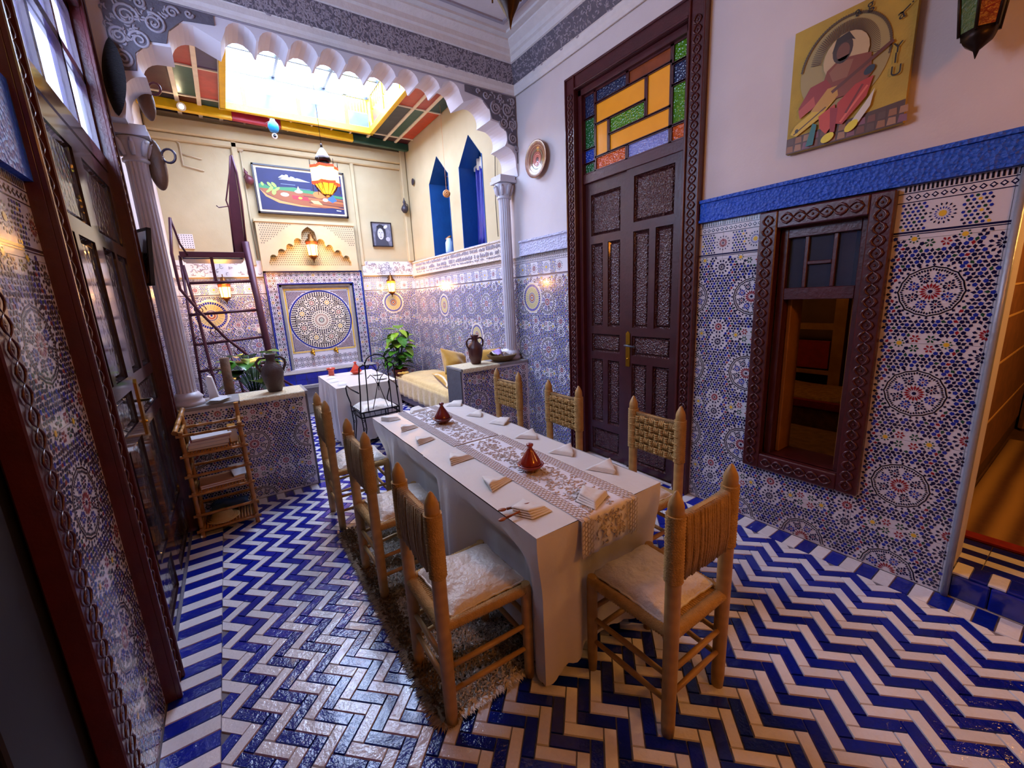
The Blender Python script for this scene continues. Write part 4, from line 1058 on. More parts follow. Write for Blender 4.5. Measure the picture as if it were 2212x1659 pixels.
runner('white lace runner under the dark red tagine', .985, 1.30, 2.12, 3.09, .749, .0)

# ---------------------------------------------------------------- rope chairs
mat('chair_wood', '#bf9a5e', .45, noise=(9, .6, '#8c6a38'), bump=(30, .25), wave=(6, .3, '#94703c', 6, 'Z'))
mat('rope', '#c09a5c', .75, noise=(30, .5, '#8a6a34'), bump=(160, .6)); mat('rope_dark', '#a88658', .8, noise=(25, .5, '#755834'), bump=(160, .6))
def post_profile(h, r):
    return [(r*.85, 0), (r*.95, .05), (r, .3), (r*1.02, h-.36), (r, h-.105), (r*.84, h-.10), (r*.84, h-.094), (r*1.03, h-.088), (r*1.0, h-.05), (r*.82, h-.034), (r*.3, h-.006), (.001, h)]
def make_chair():
    c = thing('rope_chair', '', 'chair'); wb, wf, d = .165, .185, .36        # half back width, half front width, depth; faces +y
    hb = .97
    for s_ in (-1, 1):
        q = MB(); q.M = Matrix.Translation((s_*wb, -d/2, 0)) @ Matrix.Rotation(s_*.0, 4, 'Y')
        q.lathe(post_profile(hb, .026), 12); lg = q.build('leg', 'chair_wood', c)
        q = MB(); q.lathe([(.018, 0), (.021, .06), (.023, .3), (.023, .43), (.018, .455)], 12, (s_*wf, d/2, 0)); q.build('leg', 'chair_wood', c)
        q = MB(); pr = []          # rope wound round the back posts
        for i in range(22): pr += [(.029, .64+i*.0115), (.0335, .64+i*.0115+.0058)]
        q.lathe(pr, 12, (s_*wb, -d/2, 0)); q.build('rope_wrap', 'rope', lg)
    def rail(a, b, r=.011): q = MB(); q.path([a, tuple((Vector(a)+Vector(b))/2), b], [r*.85, r*1.1, r*.85], 8); q.build('stretcher', 'chair_wood', c)
    for s_ in (-1, 1):
        for z in (.14, .25): rail((s_*wb, -d/2, z), (s_*wf, d/2, z+.01))
    for z in (.19, .30): rail((-wf, d/2, z), (wf, d/2, z))
    for z in (.17, .27): rail((-wb, -d/2, z), (wb, -d/2, z))
    q = MB()                        # rush seat: roped rails with a woven deck
    for a, b in (((-wf, d/2, .43), (wf, d/2, .43)), ((-wb, -d/2, .43), (wb, -d/2, .43)), ((-wb, -d/2, .43), (-wf, d/2, .43)), ((wb, -d/2, .43), (wf, d/2, .43))):
        A, B = Vector(a), Vector(b); n = int((B-A).length/.0055)
        q.path([tuple(A+(B-A)*i/n) for i in range(n+1)], [.021+.0032*(i % 2) for i in range(n+1)], 8)
    n = 30
    for i in range(n):
        t = -1+2*(i+.5)/n; w = .17*t
        q.path([(w, -d/2, .435), (w*1.05, 0, .438), (w*1.1, d/2, .435)], .0062, 5)
    q.build('seat', 'rope', c)
    q = MB()                        # back: rope wound vertically, woven over and under on the front
    n = 21
    for i in range(n):
        x = -wb+.03+(2*wb-.06)*(i+.5)/n; sag = .008*math.cos(x/wb*PI/2); j = random.uniform(-.003, .003); e = random.uniform(-.003, .004)
        q.path([(x, -d/2+.012, .648), (x, -d/2-.016+e, .645), (x+j, -d/2-.022+e, .72), (x-j, -d/2-.021+e, .80), (x, -d/2-.016+e, .875-sag), (x, -d/2+.012, .872-sag)], .0078, 6)
    q.build('back_ropes', 'rope_dark', c)
    q = MB()
    for r_ in range(5):
        z0 = .668+r_*.042
        for k in range(8):
            x = -wb+.045+k*.0345; over = (k+r_) % 2
            for j in range(3):
                if over: q.path([(x-.019, -d/2+.008, z0-.012+j*.012), (x, -d/2+.022, z0-.012+j*.012), (x+.019, -d/2+.008, z0-.012+j*.012)], .0062, 5)
                else: q.path([(x-.012+j*.012, -d/2+.008, z0-.022), (x-.012+j*.012, -d/2+.018, z0), (x-.012+j*.012, -d/2+.008, z0+.022)], .0062, 5)
        for s_ in (-1, 1): q.path([(s_*(wb+.024)*1, -d/2, z0), (s_*wb, -d/2+.03, z0), (s_*(wb-.04), -d/2+.014, z0)], .006, 5)
    q.bx(-wb+.02, wb-.02, -d/2-.008, -d/2+.006, .65, .872)
    q.build('back_weave', 'rope', c)
    return c
def make_cushion():
    q = MB(); hx, hy, th = .175, .185, .042
    rnd = random.Random(5); bumps = [(rnd.uniform(-1, 1), rnd.uniform(-1, 1), rnd.uniform(.12, .32), rnd.uniform(-.012, .012)) for _ in range(40)]
    def side(s_):
        def f(u, v):
            x, y = 2*u-1, 2*v-1; e = max(0, (1-abs(x)**3.2)*(1-abs(y)**3.2))**.45
            z = s_*th*e*(1 if s_ > 0 else .35)
            if s_ > 0: z += e*sum(h*math.exp(-((x-a)**2+(y-b)**2)/r**2) for a, b, r, h in bumps)
            pinch = 1-.05*(1-abs(y)**2)*abs(x)**4; pin2 = 1-.05*(1-abs(x)**2)*abs(y)**4
            return (x*hx*pinch, y*hy*pin2, .012+max(z, -.01))
        return f
    q.grid(side(1), 26, 26); q.grid(lambda u, v: side(-1)(1-u, v), 26, 26)
    n = 60; pts = []
    for i in range(n):
        a = 2*PI*i/n; x, y = math.cos(a), math.sin(a); k = 1/max(abs(x), abs(y)); x, y = x*k, y*k
        pts.append((x*hx*(1-.05*(1-y*y)*x**4), y*hy*(1-.05*(1-x*x)*y**4), .012+.003*math.sin(i*2.1)))
    q.path(pts, .005, 6, close=True)
    return q
mat('cushion', '#dcd7cb', .38, sheen=.4, noise=(22, .4, '#bdb39c'), bump=(40, .8), bump2=(14, .7))
CH = make_chair(); CU_ = make_cushion().build('seat_cushion', 'cushion', None); tag(CU_, '', 'cushion')
chairs = [((.655, 1.40), -PI/2, 'rope-backed wooden chair on the shaggy rug nearest the drooping cloth corner', 'wrinkled satin cushion on the rug chair beside the drooping cloth corner'),
          ((.655, 2.245), -PI/2, 'rope-backed wooden chair in the middle of the row along the rug', 'satin cushion on the middle chair of the row along the rug'),
          ((.640, 3.15), -PI/2, 'rope-backed wooden chair ending the rug row near the bamboo rack', 'satin cushion on the rug row chair near the bamboo rack'),
          ((1.80, 1.46), PI/2, 'rope-backed wooden chair in front of the near leaf of the carved double door', 'satin cushion on the chair before the near leaf of the carved door'),
          ((1.765, 2.23), PI/2, 'rope-backed wooden chair between the carved door and the table seam', 'satin cushion on the chair facing the seam of the two tables'),
          ((1.78, 2.98), PI/2, 'rope-backed wooden chair in front of the counter with the bread basket', 'satin cushion on the chair by the counter with the bread basket'),
          ((1.262, .90), 0, 'rope-backed wooden chair at the head of the table under the hanging runner end', 'fluffy white cushion on the chair at the head of the table')]
for i, ((x, y), rz, lb, lc) in enumerate(chairs):
    a = CH if i == 0 else copy_tree(CH); put(a, (x, y, 0), rz+(.03 if i in (1, 5) else -.03 if i == 3 else 0), lb, 'rope chairs around the dining tables')
    b = CU_ if i == 0 else copy_tree(CU_); put(b, (x-.025*math.sin(rz), y+.025*math.cos(rz), .438), rz+(PI if i % 2 else 0), lc, 'cushions on the rope chairs')
    b.scale = (.95, .92, 1)
    if i == 6: b.data = b.data.copy(); b.data.materials.clear(); b.data.materials.append(mat('cushion_fluffy', '#ecebea', .8, sheen=.6, noise=(30, .3, '#cfcac6'), bump=(45, 1.), bump2=(20, .6)))
# ---------------------------------------------------------------- shaggy rug
mat('wool', '#b9ac97', .9, attr=True, sheen=.3)
rug = thing('shaggy_rug', 'shaggy brown and cream wool rug under the row of rope chairs', 'rug')
RX0, RX1, RY0, RY1 = .44, .955, 1.24, 2.93
def rugcol(x, y):
    t = (y-RY0)/(RY1-RY0); e = min(x-RX0, y-RY0+.02)
    if x-RX0 < .07: return lin('#7a6348')
    k = math.sin(y*21+math.sin(x*9)*.8)
    return lin('#e2ddd4') if k > -.3 else lin('#a8977c')
q = MB(); q.grid(lambda u, v: (RX0+(RX1-RX0)*u, RY0+(RY1-RY0)*v, .010+.006*math.sin(v*60)), 6, 80); q.add([(RX0, RY0, 0), (RX1, RY0, 0), (RX1, RY1, 0), (RX0, RY1, 0)], [(3, 2, 1, 0)])
q.build('rug_backing', mat('rug_base', '#7d6e58', .95, noise=(20, .4)), rug)
q = MB()
for k in range(16000):
    x, y = random.uniform(RX0, RX1-.01), random.uniform(RY0, RY1); a = random.uniform(0, 6.28); L_ = random.uniform(.014, .03); w = .0032
    if k % 14 == 0: x = RX0+random.uniform(-.004, .01); a = PI+random.gauss(0, .5); L_ = random.uniform(.03, .055)
    if k % 29 == 0: y = RY0+random.uniform(-.004, .008); a = -PI/2+random.gauss(0, .5); L_ = random.uniform(.02, .04)
    z = .012; c = rugcol(x, y); v = random.uniform(.6, 1.2); c = tuple(t*v for t in c)
    ca, sa = math.cos(a), math.sin(a); hz = random.uniform(.006, .02) if k % 14 and k % 29 else -.004
    q.add([(x-sa*w, y+ca*w, z), (x+sa*w, y-ca*w, z), (x+ca*L_*.6-sa*w*.6, y+sa*L_*.6+ca*w*.6, z+hz), (x+ca*L_, y+sa*L_, z+hz*.6)], [(0, 1, 3), (0, 3, 2)], c)
q.build('wool_pile', 'wool', rug, kind='stuff')

# ---------------------------------------------------------------- things laid on the tables
mat('napkin', '#dcd8d0', .6, noise=(12, .3, '#c4b9a4'), bump=(20, .3)); mat('clay_red', '#8c2416', .2, noise=(10, .4, '#5e150c'), coat=.5); mat('clay_dark', '#6b1612', .22, noise=(10, .4, '#430b0a'), coat=.5); mat('clay_orange', '#c8381a', .35, noise=(10, .3), coat=.3)
mat('cutlery_wood', '#8a4a22', .4); mat('cutlery', '#b9b2a8', .25, metal=1.)
def napkin_mesh(kind):
    q = MB(); rnd = random.Random(kind)
    T = [(-.062, -.045), (.058, -.05), (.0, .062)] if kind % 2 == 0 else [(-.065, -.03), (.05, -.05), (.045, .05), (-.03, .045)]
    for k in range(4):
        s_ = 1-.05*k; z = .001+.0055*k; n = 10
        # each fold is a slightly puffed layer
        cen = (sum(p[0] for p in T)/len(T), sum(p[1] for p in T)/len(T)); rim = []
        for i in range(len(T)):
            a, b = T[i], T[(i+1) % len(T)]
            for j in range(n): rim.append((a[0]+(b[0]-a[0])*j/n, a[1]+(b[1]-a[1])*j/n))
        rim = [((x-cen[0])*s_+cen[0]+.004*k, (y-cen[1])*s_+cen[1]) for x, y in rim]
        lift = lambda x, y: .016*max(0, (y+.02)/.08)*(k/3)
        m_ = len(rim)
        vs = [(x, y, z+lift(x, y)) for x, y in rim]+[((x-cen[0])*.94+cen[0], (y-cen[1])*.94+cen[1], z+.0052+lift(x, y)) for x, y in rim]+[((x-cen[0])*.5+cen[0], (y-cen[1])*.5+cen[1], z+.0072+lift(x, y)+.002*math.sin(x*90)) for x, y in rim]+[(cen[0], cen[1], z+.007)]
        fs = [(i, (i+1) % m_, m_+(i+1) % m_, m_+i) for i in range(m_)]+[(m_+i, m_+(i+1) % m_, 2*m_+(i+1) % m_, 2*m_+i) for i in range(m_)]+[(2*m_+i, 2*m_+(i+1) % m_, 3*m_) for i in range(m_)]
        q.add(vs, fs, None, True)
    return q
NK = {k: napkin_mesh(k).mesh('napkin', 'napkin') for k in range(4)}
def napkin(x, y, z, rz, k, label, s=1.):
    o = bpy.data.objects.new('napkin', NK[k]); COL.objects.link(o); o.location = (x, y, z); o.rotation_euler = (0, 0, rz); o.scale = (s*1.05, s*1.05, s*.75)
    tag(o, label, 'napkin', 'folded napkins on the tables'); return o
zt = .7555
for x, y, rz, k, lb in ((.90, 1.90, 2.2, 0, 'folded napkin before the middle chair of the rug row'), (.90, 1.52, 2.4, 0, 'crumpled triangular napkin next to the napkin with two spoons'), (.885, 1.225, 2.0, 1, 'napkin with two wooden spoons sticking out beside the drooping cloth corner'),
                        (1.42, 1.96, -.9, 0, 'upright folded napkin beside the table seam on the door side'), (1.415, 1.62, -1.1, 2, 'folded napkin with a curled corner before the carved door'), (1.415, 1.33, -1.1, 0, 'folded napkin before the chair of the near door leaf'),
                        (1.13, 1.135, .55, 3, 'large folded napkin lying on the runner at the head of the table')):
    napkin(x, y, zt+(.004 if x == 1.13 else 0), rz, k, lb, 1.15)
zf = .7495
for x, y, rz, k, lb in ((.89, 2.96, 2.0, 1, 'crumpled napkin at the corner before the wire chair'), (.895, 2.65, 2.3, 0, 'folded napkin before the rug row chair near the bamboo rack'), (.88, 2.33, 2.4, 0, 'triangular napkin just behind the seam on the rug side'), (1.12, 3.04, .2, 3, 'flat stacked napkin on the table edge facing the wire chair'),
                        (1.44, 3.00, -.6, 1, 'flat napkin at the corner near the sofa'), (1.43, 2.62, -1.0, 2, 'folded napkin before the chair by the bread basket counter'), (1.45, 2.33, -1.0, 3, 'folded napkin just behind the seam on the door side')):
    napkin(x, y, zf, rz, k, lb, 1.05)
def spoon(x, y, z, rz, m_, label):
    q = MB(); q.path([(0, 0, .012), (.05, 0, .010), (.10, 0, .008)], [.0045, .004, .006], 8); q.ball((.118, 0, .008), .014, 6, sx=1.3, sy=.8, sz=.4)
    o = q.build('spoon', m_); put(o, (x, y, z), rz); tag(o, label, 'spoon', 'wooden spoons in a napkin')
spoon(.90, 1.25, zt+.006, 2.85, 'cutlery_wood', 'brown wooden spoon under the napkin, closer to the crumpled napkin'); spoon(.865, 1.225, zt+.006, 3.15, 'cutlery_wood', 'second wooden spoon under the same napkin, closer to the drooping corner')
def tagine(label, x, y, z, s, m_, group='table tagines'):
    t = thing('tagine', label, 'tagine', (x, y, z), 0, group)
    MB().lathe([(.030*s, 0), (.034*s, .006*s), (.045*s, .016*s), (.062*s, .030*s), (.066*s, .038*s), (.060*s, .040*s), (.050*s, .036*s)], 24).build('dish', m_, t)
    MB().lathe([(.054*s, .038*s), (.054*s, .044*s), (.046*s, .060*s), (.034*s, .080*s), (.020*s, .102*s), (.012*s, .116*s), (.011*s, .122*s)], 24).build('lid', m_, t)
    MB().lathe([(.011*s, .120*s), (.012*s, .125*s), (.017*s, .130*s), (.017*s, .138*s), (.009*s, .142*s)], 16).build('knob', m_, [c for c in t.children if c.name.startswith('lid')][0])
    return t
tagine('small glossy orange-brown tagine on the lace runner with the hanging end', 1.115, 1.53, .7585, 1.0, 'clay_red')
tagine('small dark red tagine on the lace runner nearer the wire chair', 1.137, 2.585, .7535, 1.05, 'clay_dark')

# ---------------------------------------------------------------- small table, wire chair, sofa in the courtyard
table('small table under a cream cloth before the fountain', .87, 1.55, 4.75, 5.81, .70)
q = cloth('', .865, 1.555, 4.74, 5.82, .704, 'SEWN', .64, {}, ((-.02, -.02), (.02, -.02), (.02, .02), (-.02, .02)), .02, 9)
cloth_obj(q, 'cream cloth on the small table before the fountain')
tagine('bright orange tagine on the small table before the fountain', 1.285, 5.55, .7062, 1.15, 'clay_orange')
q = MB(); q.lathe([(.030, 0), (.036, .02), (.034, .06), (.040, .075), (.052, .08), (.052, .10), (.034, .10), (.03, .03)], 16); o = q.build('clay_beaker', 'clay_orange'); put(o, (1.01, 5.70, .7062)); tag(o, 'orange clay beaker on the small table before the fountain', 'beaker')
mat('porcelain', '#d8d6d4', .2, coat=.3)
for x, y, lb in ((.96, 4.92, 'folded napkin on the small table corner near the counter'), (.93, 5.20, 'flat napkin in the middle of the small table side'), (.95, 5.48, 'flat napkin on the small table near the clay beaker'), (1.34, 5.74, 'flat napkin on the small table edge near the fountain')): napkin(x, y, .7062, .3, 3, lb, .9)
for x, y, lb in ((1.42, 4.92, 'white saucer on the small table behind the wire chair'), (1.47, 5.25, 'white saucer on the small table near the potted plant')):
    q = MB(); q.lathe([(.03, 0), (.035, .004), (.065, .012), (.068, .015), (.055, .013), (.03, .006)], 24); o = q.build('saucer', 'porcelain'); put(o, (x, y, .7062)); tag(o, lb, 'saucer')
mat('iron', '#15131a', .45, metal=.6, noise=(30, .3))
wc = thing('wire_chair', 'black wrought iron armchair with scrolled back at the small table', 'chair', (1.185, 4.48, 0), .02); wc.scale = (1, 1, 1.08)
hw = .205
def W_(pts, r=.006, nm='scroll'): q = MB(); q.path(pts, r, 6); return q
q = MB()
for s_ in (-1, 1):
    q.path([(s_*hw, -.2, .47), (s_*(hw-.012), -.215, .62), (s_*(hw-.02), -.225, .80), (s_*(hw-.03), -.23, .90), (s_*(hw-.07), -.23, .925), (s_*(hw-.10), -.23, .905), (s_*(hw-.085), -.23, .88)], .007, 6)
    q.path([(s_*.125, -.2, .45), (s_*.12, -.215, .65), (s_*.115, -.225, .85), (s_*.115, -.23, .95)], .006, 6)
    q.path([(s_*.115, -.23, .93), (s_*.09, -.23, .975), (s_*.05, -.23, 1.0), (0, -.23, 1.01)], .006, 6)
    q.path([(s_*.105, -.23, .90), (s_*.085, -.23, .885), (s_*.075, -.23, .90), (s_*.09, -.23, .915)], .004, 6)
    q.path([(0, -.222, .70), (s_*.03, -.224, .78), (s_*.07, -.226, .82), (s_*.105, -.226, .79)], .004, 6)
    q.path([(0, -.222, .74), (s_*.035, -.218, .62), (s_*.08, -.21, .48)], .004, 6)
    q.path([(0, -.224, .84), (s_*.03, -.225, .90), (s_*.07, -.228, .92), (s_*.10, -.228, .88)], .004, 6)
q.tube((0, -.222, .66), (0, -.228, .86), .004)
q.build('backrest', 'iron', wc)
for s_ in (-1, 1):
    q = MB(); q.path([(s_*hw, -.215, .66), (s_*(hw+.03), -.05, .68), (s_*(hw+.03), .12, .69), (s_*(hw+.03), .17, .665), (s_*(hw+.03), .15, .60), (s_*(hw+.0), .17, .50), (s_*(hw), .18, .46)], .007, 6); q.build('armrest', 'iron', wc)
    for sy in (-.2, .18):
        q = MB()
        for dx in (0, .03): q.path([(s_*(hw-dx), sy, .46), (s_*(hw-dx-.01), sy, .30), (s_*(hw-dx*.6+.005), sy, .15), (s_*(hw+.01), sy, 0)], .006, 6)
        for z in (.38, .30): q.path([(s_*(hw-.016)+.012*math.cos(t), sy, z+.012*math.sin(t)) for t in np.linspace(0, 6.28, 9)[:-1]], .003, 5, close=True)
        q.build('leg', 'iron', wc)
q = MB()
for a, b in (((-hw, -.2), (hw, -.2)), ((hw, -.2), (hw, .18)), ((hw, .18), (-hw, .18)), ((-hw, .18), (-hw, -.2))):
    for z in (.46, .41): q.tube((*a, z), (*b, z), .007, n=6)
    for i in range(7):
        t = (i+.5)/7; x, y = a[0]+(b[0]-a[0])*t, a[1]+(b[1]-a[1])*t; q.tube((x, y, .41), (x+(.02 if i % 2 else -.02)*(b[0]-a[0]), y+(.02 if i % 2 else -.02)*(b[1]-a[1]), .46), .003, n=5)
for i in range(6): q.tube((-hw, -.15+i*.06, .46), (hw, -.15+i*.06, .46), .003, n=5)
q.build('seat_frame', 'iron', wc)
b = copy_tree(CU_); put(b, (1.185, 4.475, .488), .02, 'pale cushion on the black wrought iron armchair'); b.scale = (1.08, .95, 1.1); del b['group']

mat('sofa_cloth', '#d9c184', .5, sheen=.3, noise=(18, .5, '#b8975a'), bump=(30, .5)); mat('gold_satin', '#d9a63c', .3, sheen=.3, noise=(10, .5, '#a8721e'), bump=(12, .5))
sf = thing('divan', 'long divan with a gold patterned cover along the tiled wall', 'sofa', (2.44, 5.32, 0))
q = MB(); q.bx(-.33, .36, -1.1, 1.15, .06, .28); q.build('base', 'wood_dark', sf, bevel=.01)
for sx in (-.3, .33):
    for sy in (-1.05, 1.1): MB().bx(sx-.03, sx+.03, sy-.03, sy+.03, 0, .06).build('foot', 'wood_dark', sf)
q = MB()
def sof(u, v):
    x, y = 2*u-1, 2*v-1; ex = (1-abs(x)**8)*(1-abs(y)**14); return (.015+x*.35, .025+y*1.135, .30+.19*max(0, ex)**.25+.006*math.sin(x*5+y*9)*ex)
q.grid(sof, 26, 60); q.build('mattress', 'sofa_cloth', sf)
q = MB()
q.grid(lambda u, v: (-.345-.012*math.sin(u*70)*v-.01*v, -1.12+2.28*u, .44-(.27+.07*(1-u)*0)*v), 90, 6); q.grid(lambda u, v: (-.345+.70*u, -1.12-.012*math.sin(u*40)*v-.008*v, .44-.3*v), 40, 6)
q.build('cover_skirt', 'sofa_cloth', sf, solid=.004)
def pillow(name, label, loc, rot, hx, hy, th, m_, cat='cushion', group=None, seed=1):
    q = MB(); rnd = random.Random(seed); bumps = [(rnd.uniform(-1, 1), rnd.uniform(-1, 1), rnd.uniform(.2, .5), rnd.uniform(-.018, .02)) for _ in range(14)]
    for s_ in (1, -1):
        def f(u, v, s_=s_):
            if s_ < 0: u = 1-u
            x, y = 2*u-1, 2*v-1; e = max(0, (1-abs(x)**2.6)*(1-abs(y)**2.6))**.5
            z = s_*th*e+e*sum(h*math.exp(-((x-a)**2+(y-b)**2)/r**2) for a, b, r, h in bumps)
            return (x*hx*(1-.08*(1-y*y)*x**4), y*hy*(1-.08*(1-x*x)*y**4), z)
        q.grid(f, 20, 20)
    o = q.build(name, m_); o.location = loc; o.rotation_euler = rot; tag(o, label, cat, group); return o
pillow('divan_pillow', 'gold satin pillow leaning on top of the stack at the end of the divan', (2.16, 4.41, .85), (1.1, .3, .3), .20, .17, .07, 'gold_satin', seed=2)
pillow('divan_pillow', 'gold satin pillow at the bottom of the stack on the divan end', (2.14, 4.45, .635), (.4, .2, .2), .21, .18, .07, 'gold_satin', seed=3)
pillow('divan_pillow', 'yellow satin pillow behind the jug on the counter end of the divan', (2.58, 4.36, .735), (1.25, .05, -.15), .21, .265, .06, 'gold_satin', seed=4)
q = MB(); q.grid(lambda u, v: (2.10+.16*u, 6.28+.10*v, .492+.02*math.sin(u*9)*math.sin(v*7)), 8, 8); o = q.build('folded_shawl', 'gold_satin', None, solid=.01); tag(o, 'small folded gold cloth on the far end of the divan', 'cloth')

# ---------------------------------------------------------------- potted plants
mat('leaf', '#3f7a1c', .35, noise=(12, .5, '#245012'), coat=.2); mat('leaf_light', '#7fa82a', .35, noise=(12, .4, '#4f7a18'), coat=.2); mat('leaf_dark', '#1f5228', .4, noise=(12, .5, '#123018'), coat=.2); mat('terracotta', '#8a3a26', .6, noise=(12, .4, '#5f2418')); mat('soil', '#2a1c12', .9)
def leaf_mesh(m_, cup=.25):
    q = MB(); n = 8
    def f(u, v):
        t = v; w = .5*math.sin(PI*min(1, t**.75))**.8*(1-.15*t); x = (2*u-1)*w
        return (x*.85, t, -cup*t*t+.18*abs(2*u-1)*w)
    q.grid(f, 4, n); return q.mesh('leaf', m_)
LM = {m_: leaf_mesh(m_) for m_ in ('leaf', 'leaf_light', 'leaf_dark')}
def plant(name, label, loc, potr, poth, leaves, group=None, pot='terracotta'):
    p = thing(name, label, 'plant', loc, 0, group)
    MB().lathe([(potr*.7, 0), (potr*.75, .01), (potr*.98, poth*.85), (potr*1.08, poth*.86), (potr*1.08, poth), (potr*.95, poth), (potr*.9, poth*.9)], 20).build('pot', pot, p); po_ = [c for c in p.children][0]
    MB().lathe([(.001, poth*.9), (potr*.9, poth*.905)], 16).build('soil', 'soil', po_)
    st = MB()
    for (x, y, z, L_, yaw, tilt, m_) in leaves:
        o = bpy.data.objects.new('leaf', LM[m_]); COL.objects.link(o); o.parent = p; o.location = (x, y, z); o.scale = (L_, L_, L_); o.rotation_euler = (tilt, 0, yaw)
        st.path([(x*.15, y*.15, poth*.85), (x*.5, y*.5, z*.7+poth*.1), (x, y, z)], .0035, 5)
    st.build('stem', 'leaf_dark', p); return p
rnd = random.Random(11); lv = []
for k in range(46):
    t = k/45; z = .25+t*.62; r_ = .16*math.sin(PI*min(1, .25+t*.75))+.03; a = k*2.4+rnd.uniform(-.4, .4)
    lv.append((r_*math.cos(a)*rnd.uniform(.3, 1)-.02+.06*t, r_*math.sin(a)*rnd.uniform(.3, 1), z, rnd.uniform(.16, .25), a-PI/2, rnd.uniform(-.7, .5), 'leaf_light' if t > .5 and k % 3 else 'leaf'))
plant('potted_plant', 'tall bright green leafy plant in a terracotta pot at the end of the divan', (2.24, 6.66, .30), .12, .22, lv)
q = MB(); q.lathe([(.14, 0), (.14, .29), (.15, .30)], 16); o = q.build('plant_stool', 'terracotta'); put(o, (2.24, 6.66, 0)); tag(o, 'round terracotta stool under the tall leafy plant', 'stool')
lv = []
for k in range(34):
    a = k*2.4; r_ = rnd.uniform(.05, .16); lv.append((r_*math.cos(a), r_*math.sin(a)*.8, rnd.uniform(.30, .62), rnd.uniform(.15, .23), a-PI/2, rnd.uniform(-.5, .5), ('leaf', 'leaf_dark', 'leaf_light')[k % 3]))
plant('potted_plant', 'dark green broad-leaved plant behind the jug under the metal stair', (.12, 4.82, .56), .13, .2, lv)
MB().lathe([(.16, 0), (.16, .55), (.17, .56)], 16).build('plant_stand', 'stone'); o = bpy.data.objects['plant_stand']; put(o, (.12, 4.82, 0)); tag(o, 'round stone stand under the broad-leaved plant', 'stand')

# ---------------------------------------------------------------- jugs, bread basket, cloths on the counters
mat('jug_clay', '#4a201c', .4, noise=(9, .5, '#2c100e'), bump=(40, .3)); mat('jug_grey', '#4e3c38', .55, noise=(12, .5, '#33241f'), bump=(60, .5))
def jug(label, loc, s, m_, tall):
    j = thing('clay_jug', label, 'jug', loc, 0, None)
    MB().lathe([(.055*s, 0), (.062*s, .01*s), (.085*s, .10*s), (.096*s, .18*s), (.085*s, .235*s), (.05*s, .27*s), (.038*s, .29*s), (.038*s, .33*s*tall), (.046*s, .345*s*tall), (.05*s, .365*s*tall), (.04*s, .365*s*tall), (.03*s, .33*s*tall)], 28).build('body', m_, j); jb = j.children[0]
    for s_ in (-1, 1):
        q = MB(); q.path([(s_*.04*s, 0, .32*s), (s_*.085*s, 0, .325*s), (s_*.118*s, 0, .29*s), (s_*.115*s, 0, .24*s), (s_*.09*s, 0, .19*s)], [.009*s, .012*s, .012*s, .012*s, .010*s], 8); q.build('handle', m_, jb)
    return j
jug('dark brown two-handled clay jug on the counter beside the bread basket', (2.22, 4.0, .885), .88, 'jug_clay', 1)
jug('rough grey-brown two-handled clay jug on the counter by the metal stair', (.255, 4.12, .885), .92, 'jug_grey', .98)
mat('lace_cream', '#d8cba8', .6, noise=(50, .5, '#b3a37c'), bump=(60, .6, 'vor'))
def counter_cloth(label, x0, x1, y0, y1, z, dn):
    q = MB()
    def f(u, v):
        s_ = v*(y1-y0+dn)-dn; sc_ = .012*abs(math.sin(u*(x1-x0)*60)) if v < .02 else 0
        if s_ >= 0: return (x0+(x1-x0)*u, y0+s_, z)
        return (x0+(x1-x0)*u, y0-.02, z+s_+sc_-.002)
    q.grid(f, 60, 24); o = q.build('counter_cloth', 'lace_cream', None, solid=.0015); tag(o, label, 'cloth')
counter_cloth('cream scalloped cloth under the grey-brown jug', -.02, .46, 3.95, 4.27, .8825, .05)
counter_cloth('cream scalloped cloth under the dark brown jug', 1.94, 2.40, 3.81, 4.15, .8825, .05)
bk = thing('bread_basket', 'shallow woven basket on the counter beside the right column', 'basket', (2.545, 3.97, .885))
mat('wicker', '#8a6a34', .7, noise=(40, .5, '#57401c'), bump=(60, .8, 'wave', 3))
MB().lathe([(.09, 0), (.11, .006), (.15, .035), (.175, .07), (.168, .072), (.14, .036), (.10, .014)], 28).build('bowl', 'wicker', bk)
mat('paper_lilac', '#b59ad8', .6); mat('paper_white', '#d9d7d2', .6)
for i, (x, y, z, rz, tx, m_, lb) in enumerate(((2.49, 3.955, .985, .4, .55, 'paper_lilac', 'crumpled lilac paper napkin in the woven basket'), (2.635, 3.985, .985, -.5, .4, 'paper_white', 'white paper napkin sticking out of the woven basket'), (2.52, 4.06, .965, 1.4, .15, 'paper_white', 'white paper napkin lying flat in the woven basket'))):
    q = MB(); q.grid(lambda u, v: ((u-.5)*.14, (v-.5)*.11, .02*math.sin(u*5+i)*math.cos(v*4)), 8, 8); o = q.build('paper_napkin', m_, None, solid=.002); o.location = (x, y, z); o.rotation_euler = (tx, .1, rz); tag(o, lb, 'paper napkin')
